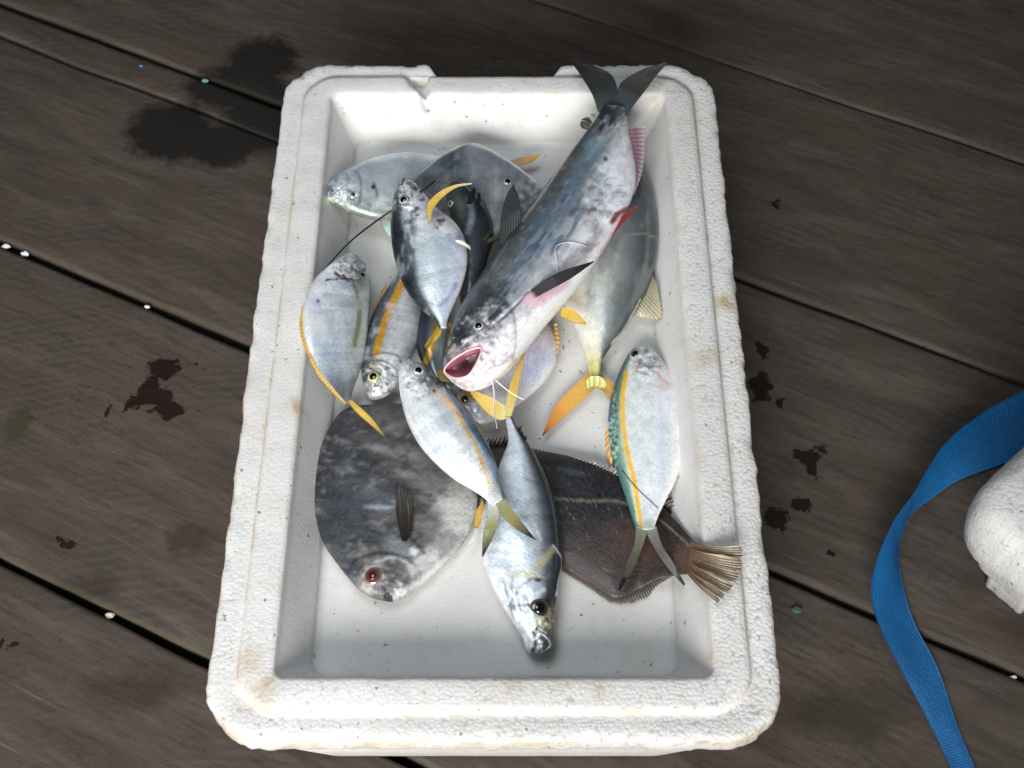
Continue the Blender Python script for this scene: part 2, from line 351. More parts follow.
def tray():
    lo = []                                       # (inset from outer, z, radius, bead, dirt)
    S = [(.045, .004, .045, .6, .2), (.043, .0, .045, .6, .3), (.040, .004, .045, .6, .2), (.022, .06, .045, .6, .1), (.013, .110, .045, .6, .1), (.003, .112, .045, .6, .1),
         (.0005, .115, .046, .8, .5), (0, .120, .046, .9, .5), (0, .1285, .046, .9, .6), (.0006, .1303, .046, .9, .55), (.0022, .1314, .045, .8, .15), (.006, .1318, .044, .8, 0), (.010, .1318, .042, .8, 0), (.0155, .1312, .039, .8, 0), (.0190, .1306, .036, .6, .2),
         (.0206, .1312, .034, .5, .6), (.0216, .1330, .033, .4, .6), (.0230, .1342, .032, .6, .15), (.027, .1346, .028, .7, 0), (.036, .1348, .02, .7, 0), (.0435, .1346, .013, .6, .05),
         (.0466, .1339, .010, .4, .4), (.0478, .1325, .009, .1, .15), (.0485, .129, .009, .0, 0)]
    for q in S: lo.append(q)
    steps = np.linspace(0, 1, 10)[1:]
    for t in steps:                               # inner wall with draft, then the fillet to the floor
        z = .129-(.129-FL-.006)*t; lo.append((.0485+.020*t, z, .009+.004*t, .0, 0))
    for a in np.linspace(0, 90, 9)[1:]:
        lo.append((.0685+.008*(1-math.cos(R(a))), FL+.006-.006*math.sin(R(a)), .013, 0, 0))
    for e in (.09, .12, .16, .19): lo.append((e, FL, .012, .0, 0))
    V = []; C = []
    for k, (ins, z, r, bd, dt) in enumerate(lo):
        # the lip stands a bit farther from the edge on the left/near/far sides as measured
        p = rrloop(OX0+ins, OX1-ins*1.0, OY0+ins, OY1-ins*.93, r)
        x, y = p[:, 0].copy(), p[:, 1].copy(); zz = np.full(len(p), z)
        # broken-off ledge at the far side between two stumps
        if ins < .021 and z > .1:
            xa, xb = P(437, 66, .13)[0], P(553, 66, .13)[0]
            m = smooth(xa-.010, xa+.003, x)*smooth(xb+.010, xb-.003, x)*(y > 1.0)
            tgt = OY1-.0205*.93-.002+(fbm(x*60, x*0, 2)-.5)*.0022
            y = y*(1-m)+np.minimum(y, tgt)*m
            zz = zz-m*(.0005)
        # chipped V in the lip
        xc = P(427, 90, .137)[0]
        if .021 < ins < .055 and z > .1:
            dep = (ins-.02)/.035
            wv = .002+.012*(1-dep); cx = xc-.010*(1-dep)
            m = smooth(wv, wv*.3, np.abs(x-cx))*(y > 1.0); zz = zz-m*(.014+.004*(fbm(x*300, x*0, 3)-.5)); y = y+m*.006*dep
        # nick at the right edge
        yk = P(743, 322, .13)[1]
        m = np.exp(-((y-yk)/.0012)**2)*(x > .1)*(ins < .014)*(z > .1); x = x-m*.006; zz = zz-m*.006
        yk2 = P(748, 390, .13)[1]; m = np.exp(-((y-yk2)/.0018)**2)*(x > .1)*(ins < .01)*(z > .1); x = x-m*.002
        # uneven, worn edges
        ed = 1.0 if z > .1 and ins < .05 else .3
        if .1 < z and ins < .004:
            chp = smooth(.66, .80, vnoise(x*70+y*70, x*40, 77)); zz = zz-chp*.0022
        nrm = (fbm(x*45+3, y*45, 5, 5)-.5); n2 = (fbm(x*260, y*260+k*.3, 6, 2)-.5)
        zz = zz+nrm*.0014*ed+n2*.0006*bd
        if z > .1 and ins < .008:
            cx, cy = (OX0+OX1)/2, (OY0+OY1)/2
            s = nrm*.0036+n2*.0022; x = x+s*np.sign(x-cx)*(np.abs(x-cx) > .15); y = y+s*np.sign(y-cy)*(np.abs(y-cy) > .3)
        V.append(np.stack([x, y, zz], -1))
        dt = dt+0*x
        if z > .1:
            for bx, by, br, bk in ((726, 300, .007, 1.3), (703, 358, .009, .8), (716, 352, .005, .8), (293, 406, .006, 1.2), (283, 345, .004, .8), (250, 655, .012, .9), (262, 690, .012, .7), (500, 686, .014, .6), (565, 684, .008, .8), (596, 690, .01, .5), (655, 95, .006, .8), (600, 75, .01, .5), (712, 655, .012, .5)):
                b_ = P(bx, by, .134); dt = dt+bk*np.exp(-((x-b_[0])**2+(y-b_[1])**2)/br**2)*(.4+1.2*vnoise(x*500, y*500, 44))
        right = smooth(-.1, .15, x)*.45+.30+.35*smooth(.75, .45, y)
        C.append(np.stack([bd*right*1.1, dt*(.4+1.2*fbm(x*14, y*14, 8)), 0*x+(1.0 if ins > .0485 else 0.0)], -1))
    M = len(V[0]); n = len(V); V = np.concatenate(V); C = np.concatenate(C)
    f = gridfaces(n, M, 0, True); f.append(tuple(range((n-1)*M, n*M)))
    bottom = tuple(reversed(range(0, M))); f.append(bottom)
    return mesh('foam_tray', V, f, FOAM, None, C)
tr = tray()
tag(tr, 'large white foam tray with a broken rim, full of fish on the deck', 'foam tray')

# ------------------------------------------------------------------ paint helpers for skin patterns, also for painted glints and reflections
def L_(pts, w, c, soft=1.5, k=1.0, rough=0.0): return ('L', pts, w, c, soft, k, rough)
def B_(cx, cy, rx, ry, ang, c, k=1.0, soft=.5, rough=.3): return ('B', cx, cy, rx, ry, ang, c, k, soft, rough)
def PG(pts, c, k=1.0, soft=1.2): return ('P', pts, c, k, soft)
def M_(c, sx, sy, lo, hi, k=1.0, seed=0, ang=0): return ('M', c, sx, sy, lo, hi, k, seed, ang)
def MB(cx, cy, rx, ry, ang, c, sx, sy, lo, hi, k=1.0, seed=0, ma=0): return ('X', cx, cy, rx, ry, ang, c, sx, sy, lo, hi, k, seed, ma)
def paint(col, x, y, items):
    for it in items:
        nz = fbm(x*.35, y*.35, 21, 3)-.5
        if it[0] == 'L':
            _, pts, wd, c, soft, k, rough = it
            d = dline(x, y, crv(pts, 24))+nz*rough*6; m = k*smooth(wd/2+soft, max(wd/2-soft, 0), d)
        elif it[0] == 'B':
            _, cx, cy, rx, ry, ang, c, k, soft, rough = it
            a = R(ang); u = (x-cx)*math.cos(a)+(y-cy)*math.sin(a); v = -(x-cx)*math.sin(a)+(y-cy)*math.cos(a)
            d = np.hypot(u/rx, v/ry)+nz*rough*2; m = k*smooth(1+soft*.5, 1-soft, d)
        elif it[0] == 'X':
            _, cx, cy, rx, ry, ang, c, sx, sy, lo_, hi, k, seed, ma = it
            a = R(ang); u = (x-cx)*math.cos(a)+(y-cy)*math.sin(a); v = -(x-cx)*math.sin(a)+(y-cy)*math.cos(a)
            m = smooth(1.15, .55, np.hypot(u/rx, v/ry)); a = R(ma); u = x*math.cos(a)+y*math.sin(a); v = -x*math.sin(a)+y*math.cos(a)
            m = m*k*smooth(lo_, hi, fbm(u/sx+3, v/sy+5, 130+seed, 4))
        elif it[0] == 'P':
            _, pts, c, k, soft = it
            q = np.vstack([pts, pts[:1]]); d = dline(x, y, q); ins = inpoly(x, y, pts)
            m = k*smooth(soft, -soft, np.where(ins, -d, d)+nz*1.5)
        else:
            _, c, sx, sy, lo_, hi, k, seed, ang = it
            a = R(ang); u = x*math.cos(a)+y*math.sin(a); v = -x*math.sin(a)+y*math.cos(a)
            m = k*smooth(lo_, hi, fbm(u/sx, v/sy, 30+seed, 4))
        col = col*(1-m[..., None])+lin(c)*m[..., None]
    return col
def gradcol(t, stops):
    p = [s[0] for s in stops]; c = np.array([lin(s[1]) for s in stops])
    return np.stack([np.interp(t, p, c[:, k]) for k in range(3)], -1)

VW = np.array([0, -.5, .866])
class Fish: pass
def fish(name, label, D, V, zs, th, grad, items=(), mat=SILVER, roll=0.0, p=.6, prof=None, gill=None, hole=None, nose=.55, N_=170, M1=84, lump=.0004, group='fish heaped in the foam tray', cat='fish', bottom=.7, scales=.0028):
    u = np.linspace(0, 1, N_); u = .25*(1-np.cos(math.pi*u))*1.0+.75*(u**1.15)
    u = (u-u[0])/(u[-1]-u[0])
    Dc = crv(D, u=u); Vc = crv(V, u=u)
    t1 = np.cos(np.linspace(0, math.pi, M1)); t2 = np.cos(np.linspace(math.pi, 2*math.pi, 22))[1:-1]
    T = np.r_[t1, t2]; top = np.r_[np.ones(M1, bool), np.zeros(len(t2), bool)]
    S, TT = np.meshgrid(u, T, indexing='ij')
    X = Vc[:, None, 0]*(1-TT)/2+Dc[:, None, 0]*(1+TT)/2; Y = Vc[:, None, 1]*(1-TT)/2+Dc[:, None, 1]*(1+TT)/2
    zz = np.interp(u, [a for a, b in zs], [b for a, b in zs]); kk = np.ones(9)/9
    zz = np.convolve(np.pad(zz, 4, mode='edge'), kk, 'valid'); Z = zz[:, None]+roll*TT*smooth(0, .15, S)*.5
    prof = prof or [(0, .0), (.03, .32), (.08, .55), (.18, .85), (.32, 1), (.5, .95), (.7, .66), (.85, .36), (1, .17)]
    pr = np.interp(u, [a for a, b in prof], [b for a, b in prof]); pr = np.convolve(np.pad(pr, 4, mode='edge'), kk, 'valid'); pr[0] = prof[0][1]
    base = P(X, Y, Z)
    hw = np.linalg.norm(base[:, 0]-base[:, M1-1], axis=-1)/2
    H = np.minimum(th*pr, hw*1.0+.0004)
    h = H[:, None]*np.maximum(1-TT**2, 0)**p
    h = h+lump*(fbm(X*.09, Y*.09, 41)-.5)*2*np.maximum(1-TT**2, 0)**.5*smooth(0, .1, S)
    if gill:
        gs, gk, gt, gh = gill
        sg = gs-gk*(TT-gt)**2+.01*(fbm(X*.1, Y*.1, 51)-.5)
        h = h+gh*.7*smooth(.014, -.010, S-sg)*np.maximum(1-TT**2, 0)**.35*smooth(0, gs*.6, S)
        sg2 = gs*.68-gk*.8*(TT-gt)**2
        h = h+gh*.5*smooth(.010, -.004, S-sg2)*np.maximum(1-TT**2, 0)**.5*smooth(0, gs*.5, S)
    if gill:
        hz = smooth(gs+.02, gs-.05, S-gs*0+gk*(TT-gt)**2)
        rid = 1-np.abs(fbm(X*.13, Y*.13, 91, 3)*2-1)*3.2
        h = h+hz*np.maximum(1-TT**2, 0)**.6*(np.clip(rid, -1, 1)*.0007)
    pos = base+np.where(top[None, :, None], VW*h[..., None], np.array([0, 0, -bottom])*h[..., None])
    q_ = pos-np.array([0, 0, CZ]); dz_ = q_@FWD
    SX = np.where(top[None, :], 512+F_PX*q_[..., 0]/dz_, X); SY = np.where(top[None, :], 384-F_PX*(q_@UPV)/dz_, Y)
    col = gradcol(TT, grad)
    col = paint(col, SX, SY, items)
    if gill:
        d = np.abs(S-sg-.004); col = col*(1-.45*smooth(.008, .0, d)*np.maximum(1-TT**4, 0))[..., None]
    col = col*(1+.22*(fbm(X*.55, Y*.55, 61, 3)-.5)+.30*(fbm(X*.16, Y*.16, 63, 3)-.5))[..., None]
    if gill:
        nh = fbm(X*.22+9, Y*.22, 93, 4); fo = hz*smooth(.52, .72, nh)*.32
        col = col*(1-fo[..., None])+lin((238, 238, 242) if mat is not DARK else (120, 118, 116))*fo[..., None]
        fo = hz*smooth(.47, .32, nh)*.42
        col = col*(1-.75*fo)[..., None]
    if scales:
        md = base[:, M1//2]; a_ = np.r_[0, np.cumsum(np.linalg.norm(np.diff(md, axis=0), axis=1))][:, None]/scales; b_ = TT*np.linalg.norm(base[:, 0]-base[:, M1-1], axis=-1)[:, None]*.5/scales
        row = np.floor(b_); cell = ((a_+.5*(row % 2)) % 1)
        col = col*(1-.30*smooth(.55, 1, cell)*smooth(.15, .3, S)*(.4+.9*fbm(X*.12, Y*.12, 66)))[..., None]
    if mat is not DARK:
        lm = col.mean(-1, keepdims=True); cool = smooth(0, .05, col[..., 2:3]-col[..., 0:1])*.35
        col = col*(1-cool)+lm*cool; col = 1.42*np.clip(col, 0, 1)**1.16
    col = np.clip(col, 0, .92)
    nV = N_; m = len(T)
    wid = np.linalg.norm(base[:, 0]-base[:, M1-1], axis=-1)
    mid = base[:, M1//2]; al = np.r_[0, np.cumsum(np.linalg.norm(np.diff(mid, axis=0), axis=1))]
    UV = np.stack([np.repeat(al[:, None], m, 1), TT*wid[:, None]*.5], -1)
    faces = gridfaces(nV, m, 0, True)
    if hole is not None:
        fx = X; keep = []
        for fc in faces:
            i = fc[0]//m; j = fc[0] % m
            if top[j] and inpoly(np.array([SX[i, j]]), np.array([SY[i, j]]), hole)[0]: continue
            keep.append(fc)
        faces = keep
    faces.append(tuple(range((nV-1)*m, nV*m)))
    c0 = base.reshape(-1, 3).mean(0)
    root = empty(name, (c0[0], c0[1], c0[2]-th)); tag(root, label, cat, group)
    org = np.array(root.location)
    b = mesh('body', pos.reshape(-1, 3)-org, faces, mat, root, col.reshape(-1, 3), UV.reshape(-1, 2))
    F = Fish(); F.root = root; F.org = org; F.X = X[:, :M1]; F.Y = Y[:, :M1]; F.pos = pos[:, :M1]; F.Z = Z; F.body = b; F.D = Dc; F.V = Vc; F.zz = zz; F.T = t1
    return F
def at(F, px, py):
    """surface point seen at the pixel"""
    # project the surface back to pixels, take the nearest vertex
    q = F.pos-np.array([0, 0, CZ]); dz = q@FWD; sx = 512+F_PX*q[..., 0]/dz; sy = 384-F_PX*(q@UPV)/dz
    k = np.argmin((sx-px)**2+(sy-py)**2); i, j = np.unravel_index(k, sx.shape)
    i0, i1 = max(i-3, 0), min(i+3, sx.shape[0]-1); j0, j1 = max(j-3, 0), min(j+3, sx.shape[1]-1)
    n = np.cross(F.pos[i1, j]-F.pos[i0, j], F.pos[i, j1]-F.pos[i, j0]); n = n/(np.linalg.norm(n)+1e-12)
    if n[2] < 0: n = -n
    return F.pos[i, j], n
def eye(F, px, py, r, iris=(210, 205, 190), ring=None, pr=.52, pup=PUPIL, sock=True):
    c, n = at(F, px, py); n = Vector(n)*.6+Vector(VW)*.4; n.normalize(); k = 1.23/F_PX; rr = r*k
    q = n.to_track_quat('Z', 'Y').to_matrix()
    def dome(R_, h, lift, cols, rings=10, seg=40):
        v = []; cc = []
        for i in range(rings+1):
            a = math.pi/2*i/rings; rad = R_*math.cos(a); z = lift+h*math.sin(a)
            for s in range(seg):
                b = 2*math.pi*s/seg; v.append(np.array(q@Vector((rad*math.cos(b), rad*math.sin(b), z)))+c-F.org)
                f = rad/R_; col = lin(cols[1] if f > .80 else cols[0])*(.85+.3*vnoise(np.array(b*2.5), np.array(f*6), 5)); cc.append(np.clip(col, 0, 1))
        return v, gridfaces(rings+1, seg, 0, True)+[tuple(range(rings*seg, (rings+1)*seg))], cc
    v, f, cc = dome(rr, rr*.42, -rr*.12, (iris, ring or tuple(np.array(iris)*.62)))
    e = mesh('eye', v, f, IRIS, F.root, cc)
    v, f, cc = dome(rr*pr, rr*.16, rr*.25, ((8, 8, 10), (8, 8, 10)))
    mesh('pupil', v, f, pup, e)
    return e
def fin(F, name, A, Bc, zA, zB, stops, rays=16, along=True, nu=60, nv=40, jag=0.0, corr=.0006, lift=.0, items=(), ray_k=.55, label=None, thick=.0005, curl=0.0, splits=(), bulge=0.0):
    """fin membrane between two edge curves; rays run along u (along=True) or across"""
    u = np.linspace(0, 1, nu); Ac = crv(A, u=u); Bq = crv(Bc, u=u)
    za = np.interp(u, np.linspace(0, 1, len(zA)), zA); zb = np.interp(u, np.linspace(0, 1, len(zB)), zB)
    v = np.linspace(0, 1, nv); U, Vv = np.meshgrid(u, v, indexing='ij')
    if jag:
        if along: pass
        else:
            j = 1-jag*np.abs(((u*rays) % 1)-.5)*2*(.4+.8*vnoise(u*rays*.5, u*0, 3)); Bq = Ac+(Bq-Ac)*j[:, None]
    X = Ac[:, None, 0]*(1-Vv)+Bq[:, None, 0]*Vv; Y = Ac[:, None, 1]*(1-Vv)+Bq[:, None, 1]*Vv
    Z = za[:, None]*(1-Vv)+zb[:, None]*Vv
    if jag and along:
        e = smooth(.82, 1, U)*jag*12*(vnoise(Vv*rays*1.3, U*0, 9)-.3)
        dx = np.gradient(X, axis=0)*nu/ max(nu, 1); X = X-dx*e; Y = Y-np.gradient(Y, axis=0)*e
    if splits or bulge:
        ln = 1+bulge*np.sin(math.pi*Vv)
        for vs, dp, wd in splits: ln = ln-dp*np.exp(-((Vv-vs)/wd)**2)
        ln = ln-.05*(vnoise(Vv*rays*2, Vv*0, 13))
        X = X[:1]+(X-X[:1])*ln; Y = Y[:1]+(Y-Y[:1])*ln
    r = Vv if along else U
    ph = np.cos(2*math.pi*rays*r+.8*np.sin(U*5))
    c = base = P(X, Y, Z)
    pos = base+VW*(ph*corr+curl*np.sin(math.pi*Vv)+lift)[..., None]
    fac = U if along else Vv
    col = gradcol(fac, stops)*(1+ray_k*.5*(ph*.8+(fbm(X*.5, Y*.5, 71)-.5)*1.5))[..., None]
    col = np.clip(paint(np.clip(col, 0, 1), X, Y, items), 0, 1); lum_ = col.mean(-1, keepdims=True); col = np.clip((col*.88+lum_*.12)*np.array([.98, 1.05, 1.0]), 0, 1)
    a = pos.reshape(-1, 3)-F.org; bt = a-VW*thick; n = nu*nv
    f = gridfaces(nu, nv); fb = [tuple(reversed([i+n for i in q])) for q in f]
    bd = [i*nv for i in range(nu)]+[(nu-1)*nv+j for j in range(1, nv)]+[i*nv+nv-1 for i in range(nu-2, -1, -1)]+[j for j in range(nv-2, 0, -1)]
    rim = [(bd[i], bd[i]+n, bd[(i+1) % len(bd)]+n, bd[(i+1) % len(bd)]) for i in range(len(bd))]
    o = mesh(name, np.vstack([a, bt]), f+fb+rim, FIN, F.root, np.vstack([col.reshape(-1, 3)]*2))
    if label: o['label'] = label
    return o
def tube(name, pts, rad, mat, parent=None, org=(0, 0, 0), seg=8, n=40, col=None, taper=1.0):
    """pts: world points"""
    c = crv(pts, n); v = []; cc = []
    for i, p in enumerate(c):
        d = c[min(i+1, n-1)]-c[max(i-1, 0)]; d = d/(np.linalg.norm(d)+1e-12); s = np.cross(d, [0, 0, 1]); s = s/(np.linalg.norm(s)+1e-9); w_ = np.cross(s, d)
        r = rad*(1+(taper-1)*i/(n-1))
        for k in range(seg):
            a = 2*math.pi*k/seg; v.append(p+r*(math.cos(a)*s+math.sin(a)*w_)-np.asarray(org))
            if col is not None: cc.append(lin(col))
    return mesh(name, v, gridfaces(n, seg, 0, True)+[tuple(range(seg)), tuple(range((n-1)*seg, n*seg))], mat, parent, cc if col is not None else None)
def cavity(F, name, poly, depth, c0, c1, liprad=0.0, lipcol=(215, 170, 170), lift=.001, shift=(0, 0)):
    """hollow mouth lined with flesh: ring at the skin, sinking to a smaller ring below"""
    q = crv(np.vstack([poly, poly[:1]]), 60)[:-1]; cen = q.mean(0)+np.array(shift)
    ring0 = np.array([at(F, *a)[0] for a in q])
    k = np.ones(5)/5
    for a in range(3): ring0[:, a] = np.convolve(np.r_[ring0[-2:, a], ring0[:, a], ring0[:2, a]], k, 'valid')
    ring0 = ring0+VW*lift; cw = at(F, *cen)[0]
    v = []; cc = []
    for i in range(9):
        t = i/8; s = 1-.65*t**1.5
        v.append(cw+(ring0-cw)*s-VW*depth*math.sin(t*math.pi/2)-F.org); cc.append(np.repeat((lin(c0)*(1-t)+lin(c1)*t)[None], 59, 0)*(1+.08*(np.random.rand(59, 1)-.5)))
    o = mesh(name, np.concatenate(v), gridfaces(9, 59, 0, True)+[tuple(range(8*59, 9*59))], FLESH, F.root, np.clip(np.concatenate(cc), 0, 1))
    if liprad: tube('lip', np.vstack([ring0, ring0[:1]]), liprad, FLESH, F.root, F.org, 10, 90, lipcol)
    return o
exec_fish = True
# ================================================================== FISH
# --- dark round batfish, bottom left
N1 = fish('batfish', 'round charcoal-grey batfish with a sunken red eye, at the left of the tray', 
    [(391, 600), (380, 598), (366, 594), (352, 582), (336, 562), (322, 540), (315, 512), (314, 480), (321, 447), (334, 420), (350, 407), (380, 404)],
    [(391, 600), (400, 599), (412, 592), (430, 578), (446, 562), (462, 545), (474, 522), (480, 498), (478, 465), (470, 435), (455, 415), (430, 404)],
    [(0, FL+.010), (1, FL+.014)], .018,
    [(-1, (200, 200, 200)), (-.88, (160, 160, 158)), (-.6, (100, 99, 97)), (0, (76, 75, 74)), (.6, (54, 55, 57)), (.95, (34, 35, 38)), (1, (26, 26, 29))],
    [M_((128, 128, 126), 26, 9, .48, .78, .6, 1, 12), M_((34, 36, 40), 22, 12, .5, .68, .7, 2, 20), M_((120, 118, 110), 6, 4, .55, .8, .5, 3),
     B_(345, 520, 30, 32, 20, (42, 44, 50), .75, .6), B_(368, 500, 40, 14, -8, (52, 56, 64), .6, .8), B_(385, 415, 55, 16, 4, (96, 90, 84), .5, .9),
     B_(455, 512, 22, 28, 20, (190, 188, 184), .75, .6), B_(436, 520, 9, 12, 20, (90, 88, 84), .6, .6), B_(378, 507, 16, 3, 4, (170, 184, 200), .5, .9), B_(425, 560, 24, 10, -40, (200, 198, 196), .7, .7),
     B_(448, 545, 12, 14, -20, (120, 120, 116), .5), L_([(402, 546), (398, 500), (397, 485)], 2, (30, 28, 28), 1.2, .7), 
     L_([(392, 541), (402, 536), (414, 541), (424, 553)], 2.5, (30, 30, 32), 1.5, .8, .2), B_(400, 548, 20, 9, 20, (120, 122, 124), .8, .6), B_(414, 552, 5, 5, 0, (210, 218, 228), .8, .6),
     B_(402, 562, 9, 6, -25, (92, 74, 64), .8, .6), B_(366, 588, 10, 7, 35, (175, 170, 162), .7, .6), B_(399, 590, 5, 8, 15, (196, 186, 194), .6, .8), B_(340, 560, 24, 14, 50, (46, 48, 54), .7, .8), L_([(392, 598), (410, 590), (432, 573), (460, 548)], 7, (206, 204, 202), 4, .75), PG([(383, 600), (385, 594), (389, 592), (392, 596), (394, 602)], (14, 12, 12), .95, .7), L_([(382, 592), (390, 584), (398, 574)], 3, (70, 62, 56), 2, .7, .3), L_([(376, 562), (392, 557), (406, 562), (412, 574)], 3, (196, 196, 196), 2, .5, .5), B_(372, 576, 12, 13, 0, (165, 155, 150), .8, .6)],
    DARK, .006, .42, [(0, .12), (.04, .45), (.12, .8), (.3, 1), (.6, .95), (.85, .6), (1, .3)], (.30, .16, .1, .0012), lump=.0012)
eye(N1, 373, 577, 8.5, (96, 52, 46), (120, 104, 96), .45, plain('clouded_red_pupil', (52, 10, 12), .2, 0, .6))
fin(N1, 'pectoral_fin', [(407, 541), (413, 520), (411, 494)], [(402, 541), (396, 512), (397, 485)], [FL+.030, FL+.033], [FL+.030, FL+.035], [(0, (40, 34, 32)), (.5, (52, 42, 38)), (1, (84, 78, 72))], 10, True, 60, 60, .05, .0008, splits=[(.25, .22, .03), (.5, .15, .03), (.72, .3, .03)])
fin(N1, 'anal_fin', [(472, 544), (480, 528), (488, 508), (484, 494)], [(452, 560), (466, 545), (476, 524), (480, 500)], [FL+.014]*2, [FL+.016]*2, [(0, (205, 200, 196)), (1, (190, 186, 182))], 10, False, 40, 16, .1, .0004)
fin(N1, 'pelvic_fin', [(474, 528), (476, 512), (482, 502)], [(478, 528), (483, 515), (484, 503)], [FL+.027]*2, [FL+.028]*2, [(0, (196, 150, 30)), (1, (214, 150, 40))], 4, True, 20, 8, 0, .0003, label='small orange-yellow fin')
cavity(N1, 'mouth', [(382, 600), (387, 593), (391, 598), (393, 602), (386, 603)], .004, (40, 34, 34), (10, 8, 8))

# --- dark brown flatfish, bottom right
O1 = fish('flatfish', 'dark brown flatfish with a ragged fan tail on the right rim',
    [(455, 476), (462, 458), (480, 446), (505, 446), (530, 451), (560, 454), (590, 463), (620, 478), (645, 490), (664, 508), (680, 525), (694, 541), (706, 545)],
    [(455, 476), (462, 500), (480, 525), (510, 545), (540, 558), (562, 569), (590, 584), (614, 598), (634, 592), (655, 580), (672, 576), (690, 574), (702, 574)],
    [(0, FL+.007), (.78, FL+.009), (.9, FL+.026), (1, FL+.048)], .011,
    [(-1, (58, 46, 40)), (-.7, (40, 32, 29)), (0, (28, 25, 25)), (.7, (25, 24, 26)), (1, (36, 33, 32))],
    [M_((56, 44, 38), 14, 9, .5, .72, .5, 5), M_((14, 13, 14), 18, 14, .5, .7, .6, 6), B_(640, 545, 40, 24, 20, (88, 62, 50), .6, .8),
     B_(600, 560, 50, 16, 20, (62, 44, 37), .5, .8), B_(690, 558, 18, 18, 0, (104, 76, 60), .7, .7), L_([(470, 488), (520, 496), (560, 499), (590, 501), (622, 502), (660, 520), (700, 556)], 1.6, (128, 118, 98), 1.2, .75, .35),
     B_(572, 472, 14, 4, 12, (64, 78, 92), .6, .7), M_((120, 118, 112), 2.4, 2.4, .74, .84, .5, 7), B_(648, 522, 12, 10, 40, (98, 70, 54), .6)],
    DARK, .0, .42, [(0, .1), (.06, .6), (.3, 1), (.6, .9), (.85, .5), (1, .25)], None, N_=170)
fin(O1, 'anal_fin', [(560, 566), (590, 581), (614, 592), (636, 588), (654, 578), (672, 573)], [(561, 571), (590, 589), (615, 604), (644, 600), (656, 588), (675, 575)], [FL+.005]*2, [FL+.004]*2, [(0, (70, 58, 52)), (1, (112, 100, 94))], 46, False, 190, 10, .25, .0005, ray_k=.9)
fin(O1, 'dorsal_fin', [(490, 450), (540, 455), (600, 472), (650, 500), (668, 518), (684, 535)], [(488, 437), (540, 449), (602, 462), (656, 480), (680, 505), (688, 532)], [FL+.007]*2, [FL+.006, FL+.012, FL+.016], [(0, (46, 38, 36)), (.6, (78, 66, 60)), (1, (120, 112, 108))], 60, False, 200, 12, .5, .0005, ray_k=.7)
fin(O1, 'dorsal_spines', [(478, 448), (490, 448), (508, 446)], [(484, 434), (492, 436), (512, 434)], [FL+.009]*2, [FL+.012]*2, [(0, (34, 28, 26)), (1, (50, 40, 36))], 7, False, 90, 10, .9, .0006)
tt = [(0, (112, 80, 62)), (.35, (142, 112, 90)), (.75, (160, 140, 120)), (1, (128, 110, 96))]
fin(O1, 'tail_fin', [(690, 541), (704, 545), (722, 547), (742, 546)], [(688, 575), (697, 585), (708, 595), (718, 603)], [FL+.044, FL+.058, FL+.064], [FL+.040, FL+.054, FL+.062], tt, 24, True, 70, 150, .0, .0007, ray_k=.9,
    splits=[(.20, .42, .016), (.60, .55, .014), (.80, .38, .013), (.40, .10, .01), (.92, .15, .01)], bulge=.22)

# --- upper left silver fish with yellow tail
A1 = fish('jack_fish', 'pale silver fish with its snout against the left wall, near the far end',
    [(324, 191), (330, 182), (344, 171), (362, 162), (385, 155), (410, 152), (440, 156), (470, 160), (495, 162), (508, 163)],
    [(324, 191), (327, 199), (338, 207), (356, 215), (380, 220), (410, 215), (440, 202), (470, 184), (495, 170), (508, 167)],
    [(0, FL+.040), (.3, FL+.030), (1, FL+.014)], .016,
    [(-1, (120, 128, 118)), (-.8, (128, 138, 132)), (-.4, (150, 160, 162)), (.2, (172, 182, 188)), (.7, (176, 192, 200)), (.93, (160, 186, 198)), (1, (150, 175, 180))],
    [L_([(398, 152), (412, 151), (420, 152)], 4, (176, 128, 66), 2, .8), B_(330, 192, 9, 8, 0, (84, 96, 104), .7, .6), B_(347, 182, 14, 8, -25, (120, 140, 156), .6, .8), B_(365, 205, 16, 8, 20, (90, 100, 96), .6, .8),
     B_(372, 178, 12, 14, 0, (140, 162, 186), .5, .8), L_([(374, 184), (377, 195), (374, 208)], 2.5, (60, 66, 70), 1.5, .7), B_(373, 187, 2.5, 2.5, 0, (20, 20, 22), .9, .4), B_(334, 200, 7, 3, 30, (190, 184, 150), .5, .5), M_((196, 206, 212), 20, 8, .5, .7, .4, 9)],
    SILVER, .004, .6, gill=(.24, .06, 0, .0009))
eye(A1, 352, 195, 4.3, (205, 200, 205), (190, 150, 170), .6)
cavity(A1, 'mouth', [(326, 191), (331, 189), (334, 193), (332, 197), (328, 196)], .003, (34, 36, 38), (10, 10, 10))
fin(A1, 'tail_fin', [(504, 163), (520, 158), (539, 154)], [(504, 168), (514, 167), (530, 163), (540, 155)], [FL+.013, FL+.02], [FL+.013, FL+.018], [(0, (186, 134, 24)), (1, (206, 152, 30))], 8, True, 40, 20, .03, label='yellow tail showing beyond the grey fish')
fin(A1, 'pelvic_fin', [(379, 214), (382, 226), (391, 239)], [(384, 213), (389, 222), (391, 237)], [FL+.018]*2, [FL+.018]*2, [(0, (170, 186, 186)), (1, (190, 206, 206))], 5, True, 24, 10)

